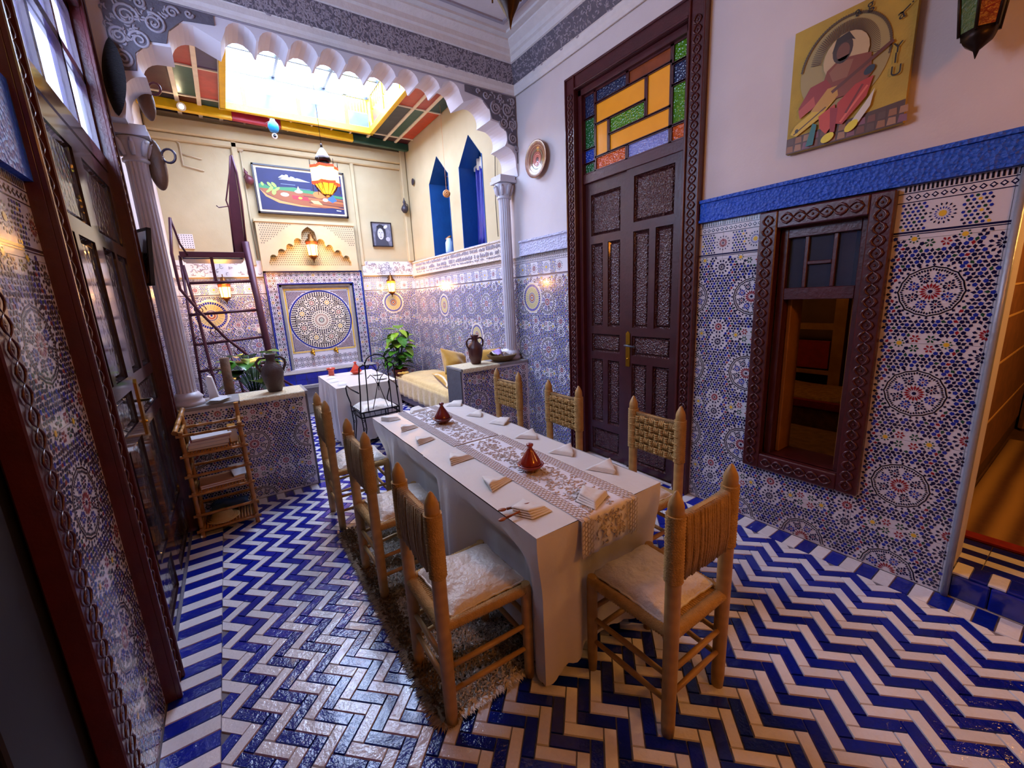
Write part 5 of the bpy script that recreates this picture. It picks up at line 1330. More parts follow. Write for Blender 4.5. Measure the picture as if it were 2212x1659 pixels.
# white plastic holder, papers, trunk on the left counter
mat('plastic_white', '#d8d8da', .35); mat('paper', '#c9cfd0', .6, noise=(8, .4, '#9aa6a8')); mat('bark', '#6b4a2c', .8, noise=(12, .6, '#3a2614'), bump=(25, .8))
q = MB(); q.prism([(-.05, 0), (.07, 0), (.07, .012), (.015, .02), (-.01, .19), (-.04, .20), (-.05, .185)], -.03, .03, lambda u, v, d: (u, d, v)); o = q.build('napkin_holder', 'plastic_white', None, bevel=.004); put(o, (-.17, 4.20, .8795), -.1); tag(o, 'white plastic stand on the counter beside the left column', 'stand')
PAPER = [(-.165+.006*k, 4.03-.006*k, .879+.0085*k) for k in range(4)]
for k in range(4):
    q = MB(); q.grid(lambda u, v: ((u-.5)*.14, (v-.5)*.10, .002+.007*math.sin(u*3)*v), 8, 8); o = q.build('paper_sheet', 'paper', None, solid=.0015); o.location = PAPER[k]; o.rotation_euler = (0, 0, .3+.22*k); tag(o, ('bottom', 'second', 'third', 'topmost')[k]+' crumpled sheet of the paper pile at the foot of the left column', 'paper', 'papers on the counter')
q = MB(); q.path([(0, 0, 0), (.01, 0, .4), (-.005, .01, .8), (.0, 0, 1.19)], [.05, .042, .04, .038], 10); o = q.build('wooden_post', 'bark'); put(o, (-.075, 4.45, 0)); tag(o, 'short bark-covered wooden post behind the left counter', 'post')

# ---------------------------------------------------------------- bamboo rack and its contents
mat('bamboo', '#b8823e', .4, noise=(10, .6, '#7a4f1e'), bump=(30, .3), wave=(3, .35, '#6b4418', 3, 'Z'))
rk = thing('bamboo_rack', 'small three-tier bamboo rack standing before the left counter', 'rack', (-.215, 3.66, 0))
def cane(q, a, b, r=.013):
    A, B = Vector(a), Vector(b); n = max(2, int((B-A).length/.09)); pts = []; rs = []
    for i in range(n+1):
        t = i/n
        for dt, rr in ((-.01, r), (0, r*1.18), (.01, r)):
            tt = t+dt
            if 0 <= tt <= 1: pts.append(tuple(A+(B-A)*tt)); rs.append(rr)
    q.path(pts, rs, 8)
for sx in (-1, 1):
    for sy in (-1, 1): q = MB(); cane(q, (sx*.17, sy*.13, 0), (sx*.17, sy*.13, .80 if sy < 0 else .90), .0145); q.build('leg', 'bamboo', rk)
for z in (.05, .17, .33, .47, .62, .77):
    for sy in (-1, 1): q = MB(); cane(q, (-.20, sy*.135, z), (.20, sy*.135, z), .011); q.build('cross_cane', 'bamboo', rk)
    for sx in (-1, 1): q = MB(); cane(q, (sx*.17, -.16, z+.02), (sx*.17, .16, z+.02), .010); q.build('cross_cane', 'bamboo', rk)
for s_, z in enumerate((.062, .342, .632)):
    q = MB()
    for i in range(17): q.tube((-.155+i*.0194, -.13, z), (-.155+i*.0194, .13, z), .0085, n=6)
    q.build('shelf', 'bamboo', rk)
q = MB(); cane(q, (-.20, -.14, .80), (-.16, .15, .90), .016); q.build('top_cane', 'bamboo', rk)
def book(label, loc, sx, sy, sz, rz, cover, pages='#d9d6cf', tilt=0, cat='magazine', grp=None):
    b_ = thing('book', label, cat, loc, rz, grp); b_.rotation_euler = (tilt, 0, rz)
    MB().bx(-sx/2, sx/2, -sy/2, sy/2, 0, sz).bx(-sx/2-.001, -sx/2+.003, -sy/2, sy/2, 0, sz).build('cover', cover, b_, bevel=.0015)
    MB().bx(-sx/2+.004, sx/2+.0005, -sy/2-.0006, sy/2-.002, .0025, sz-.0025).build('pages', mat('pages', pages, .7), b_)
    return b_
for nm, c in dict(b_white='#d4d4d8', b_grey='#8d8f98', b_tan='#b0784e', b_orange='#c98a2a', b_red='#a03030', b_teal='#1e5a6a').items(): mat(nm, c, .4, noise=(15, .25))
zz = .642
for i, (c, h_, lb) in enumerate((('b_grey', .018, 'thick grey magazine at the bottom of the stack on the top rack shelf'), ('b_white', .028, 'thick white book second in the stack on the top rack shelf'), ('b_white', .020, 'white magazine in the middle of the stack on the top rack shelf'), ('b_red', .008, 'thin red magazine near the top of the rack stack'), ('b_white', .014, 'white magazine on top of the rack stack'))):
    book(lb, (-.25+.006*i, 3.645-.006*i, zz), .235, .19, h_, .04*i-.05, c); zz += h_+.001
book('yellow booklet standing at the end of the top rack shelf', (-.10, 3.68, .645), .05, .18, .10, .05, 'b_orange')
zz = .352
for c, h_, lb in (('b_tan', .016, 'tan folder on the middle rack shelf'), ('b_tan', .012, 'worn tan booklet lying on the folder of the middle rack shelf')): book(lb, (-.215, 3.645, zz), .27, .20, h_, .06, c); zz += h_+.001
book('white notebook leaning on the middle rack shelf', (-.10, 3.66, .40), .11, .17, .012, .2, 'b_white', tilt=.25)
q = MB(); q.lathe([(.001, .012), (.06, .012), (.065, .004), (.105, .0), (.108, .006), (.07, .016), (.062, .05), (.04, .06), (.001, .062)], 24); o = q.build('straw_hat', mat('straw', '#c9ae74', .7, bump=(80, .5, 'wave', 2)), None); put(o, (-.255, 3.620, .071)); tag(o, 'straw hat lying on the lowest rack shelf', 'hat')
pillow('folded_cloth', 'dark blue folded cloth on the lowest rack shelf', (-.205, 3.742, .118), (.1, 0, .0), .13, .045, .042, mat('cloth_blue', '#123a6a', .7, noise=(20, .5, '#0c2440'), bump=(30, .4)), 'cloth', seed=8)

# ---------------------------------------------------------------- metal stair with platform in the courtyard
mat('stair_metal', '#4a1b2c', .45, metal=.3, noise=(18, .4, '#2c0f1a')); mat('stair_blue', '#142a5e', .4, metal=.2, noise=(10, .4))
st = thing('metal_stair', 'maroon metal stair with a blue platform and curved handrail behind the left counter', 'stair')
Y = 5.8
q = MB(); q.path([(.42, Y, 0), (.36, Y, 1.05), (.31, Y, 2.36)], .038, 12); q.build('main_post', 'stair_metal', st)
q = MB(); q.path([(-.40, Y, 0), (-.35, Y, .94), (-.31, Y, 2.2)], .014, 8); q.build('post', 'stair_metal', st)
q = MB(); q.path([(-.20, Y-.35, 0), (-.22, Y-.2, .66), (-.26, Y, 1.62), (-.30, Y, 2.1)], .016, 8); q.build('post', 'stair_metal', st)
q = MB(); q.path([(.08, Y-.35, 0), (.02, Y-.25, .74), (-.04, Y-.1, 1.24)], .014, 8); q.build('post', 'stair_metal', st)
for a, b in (((-.27, 1.91), (.31, 1.92)), ((-.33, 1.57), (.32, 1.59)), ((-.35, 1.24), (.33, 1.27)), ((-.36, .94), (.35, .96)), ((-.38, .62), (.37, .64))):
    q = MB(); q.tube((a[0], Y-.01, a[1]), (b[0], Y-.01, b[1]), .016, n=8); q.build('rung', 'stair_metal', st)
q = MB(); q.bx(-.31, .28, Y-.03, Y+.0, 2.18, 2.24); q.bx(-.31, -.28, Y, Y+.55, 2.18, 2.22); q.bx(.25, .28, Y, Y+.55, 2.18, 2.22); q.bx(-.31, .28, Y+.52, Y+.55, 2.18, 2.22); q.bx(-.05, -.02, Y-.02, Y+.01, 1.92, 2.2); q.build('platform_frame', 'stair_metal', st, bevel=.003)
MB().bx(-.29, .26, Y, Y+.53, 2.165, 2.178).build('platform', 'stair_blue', st)
q = MB(); q.prism([(.19, 2.20), (.30, 2.20), (.325, 2.76), (.335, 3.27), (.305, 3.27), (.22, 2.76)], Y+.03, Y+.05, lambda u, v, d: (u, d, v)); q.build('upper_board', 'stair_metal', st)
q = MB(); q.path([(.315, Y+.03, 2.30), (.345, Y+.03, 2.80), (.345, Y+.03, 3.10), (.325, Y+.04, 3.28)], .012, 8); q.path([(.19, Y+.03, 2.24), (.215, Y+.03, 2.72), (.20, Y+.03, 2.80), (.28, Y+.03, 3.1), (.31, Y+.03, 3.27)], .008, 8); q.path([(.21, Y+.03, 2.74), (.12, Y+.03, 2.72), (.10, Y+.03, 2.74)], .006, 6); q.build('upper_rail', 'stair_metal', st)
q = MB(); q.path([(-.31, 5.5, 2.53), (-.35, 5.42, 2.18), (-.34, 5.4, 1.83), (-.22, 5.4, 1.60), (-.04, 5.4, 1.31), (.23, 5.4, .98), (.40, 5.4, .80), (.62, 5.4, .60)], .014, 8)
q.path([(-.31, 5.5, 2.53), (-.28, 5.6, 2.30), (-.24, 5.78, 2.20)], .010, 8); q.build('handrail', 'stair_metal', st)
for cx, cz, r_, a0 in ((-.22, 1.62, .06, 0), (-.10, 1.38, .07, 2), (-.27, 1.30, .055, 1), (.07, 1.16, .06, 3), (-.2, .98, .06, 2)):
    q = MB(); q.path([(cx+r_*(1-.7*t)*math.cos(a0+t*8), 5.45, cz+r_*(1-.7*t)*math.sin(a0+t*8)) for t in np.linspace(0, 1, 18)], .005, 6); q.build('scroll', 'stair_metal', st)
# ---------------------------------------------------------------- lanterns
mat('lamp_metal', '#2a1d16', .4, metal=.7, noise=(20, .4)); mat('lamp_brass', '#7a4a1c', .35, metal=.8, noise=(20, .4))
mat('lamp_glass_hot', '#ffd27a', .4, emit=('#ffc860', 4)); mat('lamp_glass_red', '#c8301a', .4, emit=('#e83a14', 1.2)); mat('lamp_glass_amber', '#d08a20', .4, emit=('#e89a20', 1.6)); mat('lamp_glass_yellow', '#ffdf5a', .4, emit=('#ffdc50', 5)); mat('bulb', '#fff3d0', .4, emit=('#ffe9b8', 40))
WARM = lin('#ffb25a')
def sconce(label, x, y, z, s, watts, red):
    t = thing('wall_lantern', label, 'lantern', (x, y, z), 0, 'wall lanterns around the fountain')
    q = MB(); q.bx(-.012, .012, 0, YB-y, .135*s, .15*s); q.lathe([(.001, .17*s), (.03*s, .165*s), (.034*s, .12*s), (.07*s, .085*s), (.072*s, .075*s)], 6); q.tube((0, 0, .165*s), (0, 0, .20*s), .006); q.build('cap', 'lamp_brass', t)
    q = MB(); q.lathe([(.062*s, .075*s), (.060*s, .045*s)], 6, cap=False); q.build('glass_band', 'lamp_glass_red' if red else 'lamp_glass_amber', t)
    q = MB(); q.lathe([(.060*s, .045*s), (.050*s, -.075*s)], 6, cap=False); q.build('glass', 'lamp_glass_hot', t)
    q = MB(); q.lathe([(.052*s, -.075*s), (.054*s, -.085*s), (.03*s, -.11*s), (.008*s, -.13*s), (.004*s, -.16*s)], 6)
    for k in range(6):
        a = k*PI/3; q.path([(.063*s*math.cos(a), .063*s*math.sin(a), .078*s), (.052*s*math.cos(a), .052*s*math.sin(a), -.08*s)], .004, 5)
    q.build('frame', 'lamp_brass', t)
    lamp('lantern_bulb', 'POINT', (x, y-.11, z-.02), watts, WARM, shadow_soft_size=.05)
sconce('glowing wall lantern inside the plaster niche above the fountain', 1.205, YB-.16, 2.43, 1.25, 9, True)
sconce('glowing wall lantern seen through the metal stair', .04, YB-.14, 1.86, 1.1, 9, True)
sconce('glowing wall lantern with brass cap right of the fountain above the round target tile', 2.34, YB-.14, 1.86, 1.1, 9, False)

hl = thing('hanging_lantern', 'red and white star-shaped lantern hanging in the courtyard before the painting', 'lantern', (1.22, 5.55, 3.10))
q = MB(); q.tube((0, 0, .34), (0, 0, 1.37), .003, n=5); q.lathe([(.001, .35), (.012, .34), (.014, .30)], 8); q.build('chain', 'lamp_metal', hl)
q = MB(); q.lathe([(.012, .30), (.03, .28), (.07, .22), (.085, .19)], 8); q.build('cap', 'porcelain', hl)
q = MB(); q.lathe([(.085, .19), (.09, .17), (.075, .15), (.06, .14)], 8); q.lathe([(.06, .145), (.105, .10), (.11, .095)], 8); q.build('cap_ring', 'lamp_metal', hl)
def star(rr, ri, z0, z1, n=6): return [[((rr if j % 2 == 0 else ri)*math.cos(PI*j/n), (rr if j % 2 == 0 else ri)*math.sin(PI*j/n), z) for j in range(2*n)] for z in (z0, z1)]
q = MB(); q.ring(star(.158, .115, .07, .10), True, smooth=False); q.ring(star(.158, .115, -.075, -.105), True, smooth=False); q.build('red_bands', 'lamp_glass_red', hl)
q = MB(); q.ring(star(.152, .11, .07, -.075), False, smooth=False); q.build('glass', 'lamp_glass_hot', hl)
q = MB(); q.ring([star(.12, .09, -.105, 0)[0], star(.05, .04, -.20, 0)[0]], False, smooth=False); q.build('lower_glass', 'lamp_glass_amber', hl)
q = MB()
for k in range(12):
    a = PI*k/6; q.path([(.13*math.cos(a), .13*math.sin(a), -.105), (.10*math.cos(a), .10*math.sin(a), -.16), (.045*math.cos(a), .045*math.sin(a), -.215)], .004, 5)
    if k % 2 == 0: q.tube((.152*math.cos(a), .152*math.sin(a), .10), (.152*math.cos(a), .152*math.sin(a), .16), .004, n=5); q.tube((.15*math.cos(a), .15*math.sin(a), -.105), (.15*math.cos(a), .15*math.sin(a), -.19), .003, n=5)
q.lathe([(.05, -.215), (.03, -.235), (.001, -.245)], 8); q.build('frame', 'lamp_metal', hl)
lamp('lantern_bulb', 'POINT', (1.22, 5.5, 2.80), 12, WARM, shadow_soft_size=.1)

cl_ = thing('ceiling_lantern', 'dark pierced metal lantern with amber glass hanging over the dining table', 'lantern', (1.155, 1.60, 2.68))
q = MB(); q.lathe([(.001, 0), (.006, .02), (.012, .04), (.05, .11), (.055, .12)], 8); q.build('lower_cone', 'lamp_metal', cl_)
q = MB(); q.lathe([(.055, .12), (.085, .22), (.09, .30), (.08, .38)], 8, cap=False); q.build('amber_glass', 'lamp_glass_yellow', cl_)
q = MB()
for k in range(8):
    a = PI*k/4; q.path([(.056*math.cos(a), .056*math.sin(a), .12), (.087*math.cos(a), .087*math.sin(a), .22), (.092*math.cos(a), .092*math.sin(a), .30), (.082*math.cos(a), .082*math.sin(a), .38)], .006, 5)
    for z, r_ in ((.17, .071), (.26, .089), (.34, .087)):
        b = a+PI/8; q.path([(r_*.97*math.cos(b)+.016*math.cos(t)*-math.sin(b), r_*.97*math.sin(b)+.016*math.cos(t)*math.cos(b), z+.02*math.sin(t)) for t in np.linspace(0, 6.28, 9)[:-1]], .004, 4, close=True)
    if k % 2 == 0: q.tube((.125*math.cos(a), .125*math.sin(a), .40), (.125*math.cos(a), .125*math.sin(a), .16), .004, n=5); q.tube((.08*math.cos(a), .08*math.sin(a), .40), (.125*math.cos(a), .125*math.sin(a), .40), .004, n=5)
q.lathe([(.085, .38), (.10, .40), (.06, .46), (.03, .52), (.012, .56), (.006, .60)], 8); q.build('frame', 'lamp_metal', cl_)
MB().tube((0, 0, .58), (0, 0, 1.32), .005, n=6).build('chain', 'lamp_metal', cl_)
lamp('lantern_bulb', 'POINT', (1.155, 1.60, 2.55), 3, lin('#ff9f3c'), shadow_soft_size=.12)

rl = thing('wall_lantern', 'dark metal lantern with red and green glass hung high beside the musician painting', 'lantern', (XR-.12, .49, 2.46))
mat('glass_red_off', '#7a1a16', .3, noise=(30, .5), bump=(60, .5)); mat('glass_grey_off', '#4a5658', .3, noise=(30, .5), bump=(60, .5)); mat('glass_green_off', '#3a5a1c', .3, noise=(30, .5), bump=(60, .5))
q = MB(); q.lathe([(.001, 0), (.01, .03), (.045, .06), (.05, .07), (.06, .10)], 6); q.lathe([(.085, .34), (.09, .36), (.05, .42), (.01, .47), (.006, .50)], 6)
for k in range(6): a = PI*k/3; q.tube((.06*math.cos(a), .06*math.sin(a), .09), (.086*math.cos(a), .086*math.sin(a), .35), .006, n=5)
q.bx(-.01, .12, -.01, .01, .44, .46); q.build('frame', 'lamp_metal', rl)
for k in range(6):
    a, b = PI*k/3, PI*(k+1)/3
    MB().add([(.058*math.cos(a), .058*math.sin(a), .10), (.058*math.cos(b), .058*math.sin(b), .10), (.082*math.cos(b), .082*math.sin(b), .34), (.082*math.cos(a), .082*math.sin(a), .34)], [(0, 1, 2, 3)]).build('glass', ('glass_red_off', 'glass_grey_off', 'glass_green_off')[k % 3], rl, solid=.003)

# ---------------------------------------------------------------- paintings and wall ornaments
class Pic:
    "flat painted picture: polygons in 0..1 coordinates on a canvas"
    def __init__(s, name, label, cat, fr, w, h, base, frame=None): 
        s.t = thing(name, label, cat); s.fr, s.w, s.h = fr, w, h; s.q = MB(); s.d = .0005
        s.base = base
    def poly(s, pts, col): s.d += .00006; s.q.add([s.fr(u*s.w, v*s.h, s.d) for u, v in pts], [list(range(len(pts)))], lin(col))
    def blob(s, cx, cy, rx, ry, col, n=14, rot=0): s.poly([(cx+rx*math.cos(2*PI*i/n)*math.cos(rot)-ry*math.sin(2*PI*i/n)*math.sin(rot), cy+rx*math.cos(2*PI*i/n)*math.sin(rot)+ry*math.sin(2*PI*i/n)*math.cos(rot)) for i in range(n)], col)
    def line(s, pts, w, col):
        for (a, b), (c, d) in zip(pts, pts[1:]):
            L_ = math.hypot((c-a)*s.w, (d-b)*s.h) or 1; nx, ny = -(d-b)*s.h/L_*w, (c-a)*s.w/L_*w
            s.poly([(a+nx/s.w, b+ny/s.h), (c+nx/s.w, d+ny/s.h), (c-nx/s.w, d-ny/s.h), (a-nx/s.w, b-ny/s.h)], col)
    def done(s): s.q.build('painted_image', 'print', s.t); return s.t
# night landscape over the fountain
px0, px1, pz0, pz1 = .60, 1.81, 2.915, 3.56
p = Pic('framed_painting', 'framed dark blue picture of a landscape with cacti above the fountain', 'painting', lambda u, v, d: (px0+.055+u, YB-.045-d, pz0+.055+v), px1-px0-.11, pz1-pz0-.11, None)
mat('frame_black', '#221a20', .4); mat('frame_cream', '#d8c9a0', .5)
q = MB(); f_ = lambda u, v, d: (u, YB-d, v)
for a, b, c, d in ((px0, px1, pz0, pz0+.022), (px0, px1, pz1-.022, pz1), (px0, px0+.022, pz0, pz1), (px1-.022, px1, pz0, pz1)): q.prism([(a, c), (b, c), (b, d), (a, d)], .0, .055, f_)
q.build('frame', 'frame_black', p.t)
q = MB(); q.prism([(px0+.02, pz0+.02), (px1-.02, pz0+.02), (px1-.02, pz1-.02), (px0+.02, pz1-.02)], .0, .04, f_); q.build('mount', 'frame_cream', p.t)
q = MB(); q.prism([(px0+.05, pz0+.05), (px1-.05, pz0+.05), (px1-.05, pz1-.05), (px0+.05, pz1-.05)], .035, .0445, f_); q.build('canvas', mat('canvas_navy', '#131a52', .6, noise=(8, .4, '#0b0f36')), p.t)
for cx, cy, r_ in ((.30, .84, .05), (.36, .80, .09), (.47, .79, .10), (.40, .82, .04)): p.poly([(cx-r_*1.4, cy-.03), (cx-.02, cy+.05), (cx+.01, cy+.04), (cx+r_*1.4, cy-.03)], '#a9adb8')
p.blob(.33, .87, .02, .035, '#d8d8d8'); p.line([(.25, .66), (.42, .66)], .004, '#6a7aa0'); p.line([(.45, .58), (.6, .57)], .003, '#6a7aa0')
p.poly([(.0, .62), (.05, .64), (.12, .56), (.25, .58), (.4, .60), (.5, .56), (.62, .55), (.75, .52), (.9, .48), (1, .46), (1, .40), (.5, .44), (.0, .50)], '#2f7a4a')
p.poly([(0, .52), (.3, .50), (.6, .47), (1, .38), (1, .18), (.75, .12), (.45, .16), (.2, .26), (.06, .40)], '#8a4a22')
p.poly([(0, .50), (.08, .36), (.22, .24), (.45, .16), (.7, .12), (.45, .12), (.2, .18), (.06, .32)], '#c98a4a')
for i in range(5): p.line([(.5+i*.02, .40-i*.05), (.75, .37-i*.05), (1., .33-i*.05)], .006, ('#5a2a18', '#b86a34', '#7a3a1c')[i % 3])
for cx, cy, r_ in ((.13, .52, .05), (.17, .62, .05), (.12, .62, .045), (.20, .52, .045), (.16, .44, .055), (.10, .46, .04), (.04, .62, .035)): p.blob(cx, cy, r_*.45, r_*1.3, '#8fbf4a', rot=(cx*40) % 1-.5)
p.poly([(.36, .40), (.55, .38), (.57, .28), (.37, .30)], '#b8202c'); p.blob(.46, .34, .025, .03, '#d8a83a'); p.blob(.28, .40, .05, .05, '#c9c9b8'); p.blob(.45, .50, .05, .04, '#d8d4cc'); p.poly([(.43, .54), (.45, .64), (.47, .54)], '#c9b48a')
p.blob(.70, .46, .08, .09, '#c9702c'); p.poly([(.58, .30), (.68, .30), (.73, .20), (.62, .22)], '#d8b86a'); p.poly([(.80, .34), (.83, .50), (.87, .50), (.92, .34), (.86, .28)], '#2a5aa8'); p.blob(.85, .52, .03, .05, '#c83a4a'); p.blob(.77, .34, .035, .045, '#d8cfae'); p.line([(.90, .08), (.96, .07)], .006, '#d8d8d8')
p.done()
# black and white portrait
p = Pic('framed_portrait', 'small black framed grey portrait print on the cream back wall', 'picture', lambda u, v, d: (2.165+u, YB-.028-d, 2.52+v), .30, .35, None)
q = MB(); 
for a, b, c, d in ((2.15, 2.48, 2.505, 2.52), (2.15, 2.48, 2.87, 2.885), (2.15, 2.165, 2.505, 2.885), (2.465, 2.48, 2.505, 2.885)): q.prism([(a, c), (b, c), (b, d), (a, d)], .0, .035, f_)
q.build('frame', 'frame_black', p.t); q = MB(); q.prism([(2.16, 2.515), (2.47, 2.515), (2.47, 2.875), (2.16, 2.875)], .0, .0275, f_); q.build('backing', mat('grey_print', '#77798a', .5, noise=(20, .6, '#3c3e4c')), p.t)
p.poly([(.1, .0), (.12, .5), (.25, .85), (.5, .95), (.7, .8), (.72, .4), (.85, .0)], '#3a3c4a'); p.blob(.42, .52, .17, .25, '#b9bac6'); p.line([(.33, .58), (.39, .59)], .004, '#22222c'); p.line([(.46, .59), (.53, .58)], .004, '#22222c'); p.line([(.42, .55), (.41, .46), (.44, .45)], .003, '#5a5a68'); p.line([(.37, .38), (.47, .38)], .005, '#4a3a44')
p.poly([(.25, .75), (.42, .82), (.58, .72), (.62, .4), (.7, .6), (.62, .88), (.4, .95), (.22, .85)], '#1c1c26'); p.blob(.72, .85, .12, .07, '#c4c4d0', rot=.5); p.blob(.8, .3, .12, .1, '#a4a6b4'); p.done()
# musician on the right wall
p = Pic('canvas_painting', 'unframed yellow painting of a seated musician in red with a lute', 'painting', lambda u, v, d: (XR-.033-d, 1.215-u, 2.315+v), .50, .60, None)
q = MB(); q.bx(XR-.032, XR-.002, .715, 1.215, 2.315, 2.915); q.build('canvas', mat('canvas_yellow', '#b59a3c', .7, noise=(7, .6, '#8f7a34'), bump=(90, .2)), p.t)
p.poly([(0, 0), (1, 0), (1, .17), (.62, .15), (.3, .14), (0, .13)], '#4a2c20')
for i in range(13):
    for j in range(2): p.poly([(i*.08+.005*j, .01+j*.065), (i*.08+.07, .01+j*.065), (i*.08+.065, .06+j*.065), (i*.08+.01, .065+j*.06)], ('#8a5a34', '#6b3c2a', '#9a7050', '#54382c', '#7a4a5a')[(i*2+j*3) % 5])
cx, cy = .47, .60
p.blob(cx, cy, .38, .35, '#9a8a54', 30)
for i in range(60):
    a = PI*i/59-.15; r0, r1 = .20, .29
    p.line([(cx+r0*math.cos(a), cy+.03+r0*math.sin(a)*.95), (cx+r1*math.cos(a), cy+.03+r1*math.sin(a)*.95)], .0016, '#4a3428'); 
    p.blob(cx+.37*math.cos(a), cy+.34*math.sin(a), .012, .012, '#4a3a20', 6)
p.blob(cx+.02, cy+.05, .19, .17, '#b8a27a', 20)
p.poly([(.28, .40), (.34, .58), (.44, .64), (.58, .62), (.70, .60), (.72, .44), (.60, .34), (.40, .34)], '#7a3a24'); p.poly([(.36, .56), (.44, .62), (.56, .60), (.52, .48), (.40, .48)], '#8a5a40')
p.poly([(.10, .36), (.20, .50), (.34, .52), (.40, .44), (.30, .34), (.12, .28)], '#8a2420'); p.poly([(.10, .34), (.24, .42), (.26, .34), (.12, .27)], '#b04a3a')
p.blob(.46, .70, .085, .10, '#3a241c', 18); p.blob(.465, .685, .055, .065, '#6b4230', 16); p.poly([(.37, .70), (.40, .80), (.50, .82), (.56, .74), (.52, .76), (.42, .75)], '#2a1a14'); p.poly([(.42, .64), (.47, .60), (.52, .65), (.50, .62), (.44, .62)], '#22140f')
p.poly([(.04, .16), (.08, .22), (.30, .33), (.44, .42), (.44, .34), (.30, .22), (.10, .13)], '#c9a81c'); p.poly([(.22, .30), (.36, .44), (.44, .44), (.46, .36), (.34, .27)], '#b88a34'); p.line([(.40, .40), (.86, .62)], .008, '#5a2a1c'); p.line([(.07, .15), (.36, .30)], .003, '#4a3010'); p.blob(.10, .175, .018, .018, '#2a1c10')
p.poly([(.30, .24), (.44, .30), (.46, .16), (.38, .08), (.32, .14)], '#b83a22'); p.poly([(.46, .30), (.60, .40), (.74, .42), (.70, .28), (.52, .12), (.46, .14)], '#a82a1e'); p.poly([(.40, .28), (.47, .26), (.46, .08), (.42, .06)], '#8a1420'); p.line([(.50, .14), (.70, .36)], .005, '#d0604a'); p.line([(.54, .20), (.66, .38)], .005, '#6a1410')
p.poly([(.58, .10), (.70, .24), (.76, .32), (.74, .20), (.66, .10)], '#c9c4b8'); p.blob(.70, .47, .045, .03, '#1c2a3c', rot=.4)
p.poly([(.20, .02), (.25, .20), (.29, .18), (.27, .02)], '#1c6a6a'); p.blob(.40, .045, .06, .035, '#d8c81c', rot=.3); p.blob(.60, .085, .06, .035, '#d8c81c', rot=.5)
mat('ink', '#1c1410', .6)
def ink_text(tx, u, v, size, rot=0):
    c = bpy.data.curves.new('lettering', 'FONT'); c.body = tx; c.size = size; c.extrude = .0003
    tmp = bpy.data.objects.new('tmp', c); me = bpy.data.meshes.new_from_object(tmp); bpy.data.objects.remove(tmp)
    o = bpy.data.objects.new('lettering', me); COL.objects.link(o); o.parent = p.t; me.materials.clear(); me.materials.append(MATS['ink'])
    x, y, z = p.fr(u*p.w, v*p.h, .009)
    o.matrix_world = Matrix(((0, 0, -1, x), (-1, 0, 0, y), (0, 1, 0, z), (0, 0, 0, 1))) @ Matrix.Rotation(rot, 4, 'Z')
for tx, u, v, rot in (('a', .54, .90, .35), ('g', .63, .91, .2), ('t', .72, .95, .1), ('e', .81, .95, .2), ('l', .90, .93, -1.0), ('a', .90, .86, .4), ('j', .90, .80, -.9), ('a', .88, .74, .3), ('Y', .86, .52, 0), ('I', .875, .45, 0), ('U', .86, .36, 0)): ink_text(tx, u, v, .062, rot)
p.done()
# plate
pl_ = thing('hanging_plate', 'round painted red and brown plate hung on the wall beside the carved door', 'plate', (XR-.03, 3.50, 2.92))
mat('plate_glaze', '#8a4a34', .2, noise=(9, .6, '#4a2a1c'), coat=.5); Mx = Matrix.Rotation(-PI/2, 4, 'Y')
MB().lathe([(.03, -.028), (.10, -.012), (.165, .012), (.172, .018), (.165, .02), (.10, -.002), (.001, -.014)], 40, M=Mx).build('dish', 'plate_glaze', pl_)
q = MB()
for r0, r1, c in ((.005, .016, '#5a1a1a'), (.024, .034, '#c8503c'), (.040, .048, '#e08068'), (.055, .062, '#b84838'), (.085, .090, '#5a6a34'), (.12, .124, '#c89a6a'), (.15, .154, '#4a2a2a')):
    for k in range(36):
        a, b = 2*PI*k/36, 2*PI*(k+1)/36; zz_ = lambda r: (-.012+.11*r if r < .10 else -.012+.0115+(r-.10)*.24)+.0035
        q.add([tuple(Mx @ Vector((r*math.cos(t), r*math.sin(t), zz_(r)))) for r, t in ((r0, a), (r1, a), (r1, b), (r0, b))], [(0, 1, 2, 3)], lin(c))
q.build('painted_rings', 'print', pl_)
# small ornaments
def mini_jug(label, loc, s, m_):
    q = MB(); q.lathe([(.001, 0), (.03*s, .005*s), (.055*s, .04*s), (.06*s, .07*s), (.045*s, .11*s), (.02*s, .14*s), (.018*s, .16*s), (.028*s, .18*s), (.012*s, .21*s), (.004*s, .25*s)], 16); q.path([(.02*s, 0, .16*s), (.06*s, 0, .14*s), (.055*s, 0, .08*s)], .007*s, 6)
    o = q.build('clay_ornament', m_); put(o, loc); tag(o, label, 'ornament'); return o
mini_jug('small dark clay jug ornament hung on the corner pilaster', (2.70, 6.93, 3.03), .95, mat('clay_black', '#2c2430', .5, noise=(10, .4)))
q = MB(); q.lathe([(.001, 0), (.025, .004), (.05, .012), (.052, .016), (.04, .018), (.001, .010)], 20, M=Matrix.Rotation(-PI/2, 4, 'Y')); o = q.build('dish_ornament', 'clay_black'); put(o, (XR-.002, 6.72, 3.47)); tag(o, 'tiny dark oval dish ornament high on the courtyard side wall', 'ornament')
bt = mini_jug('small maroon teapot ornament hung beside the landscape picture', (.565, YB-.09, 3.27), .9, mat('clay_maroon', '#5e2a34', .45, noise=(10, .4))); bt.rotation_euler = (0, .35, 2.4)
q = MB(); q.path([(.045*(1-t*.85)*math.cos(t*13), -.01*t, .045*(1-t*.85)*math.sin(t*13)) for t in np.linspace(0, 1, 30)], .008, 6); q.lathe([(.05, -.004), (.05, .004), (.001, .006)], 20, M=Matrix.Rotation(PI/2, 4, 'X')); q.tube((0, 0, .05), (0, 0, 1.07), .002, n=4)
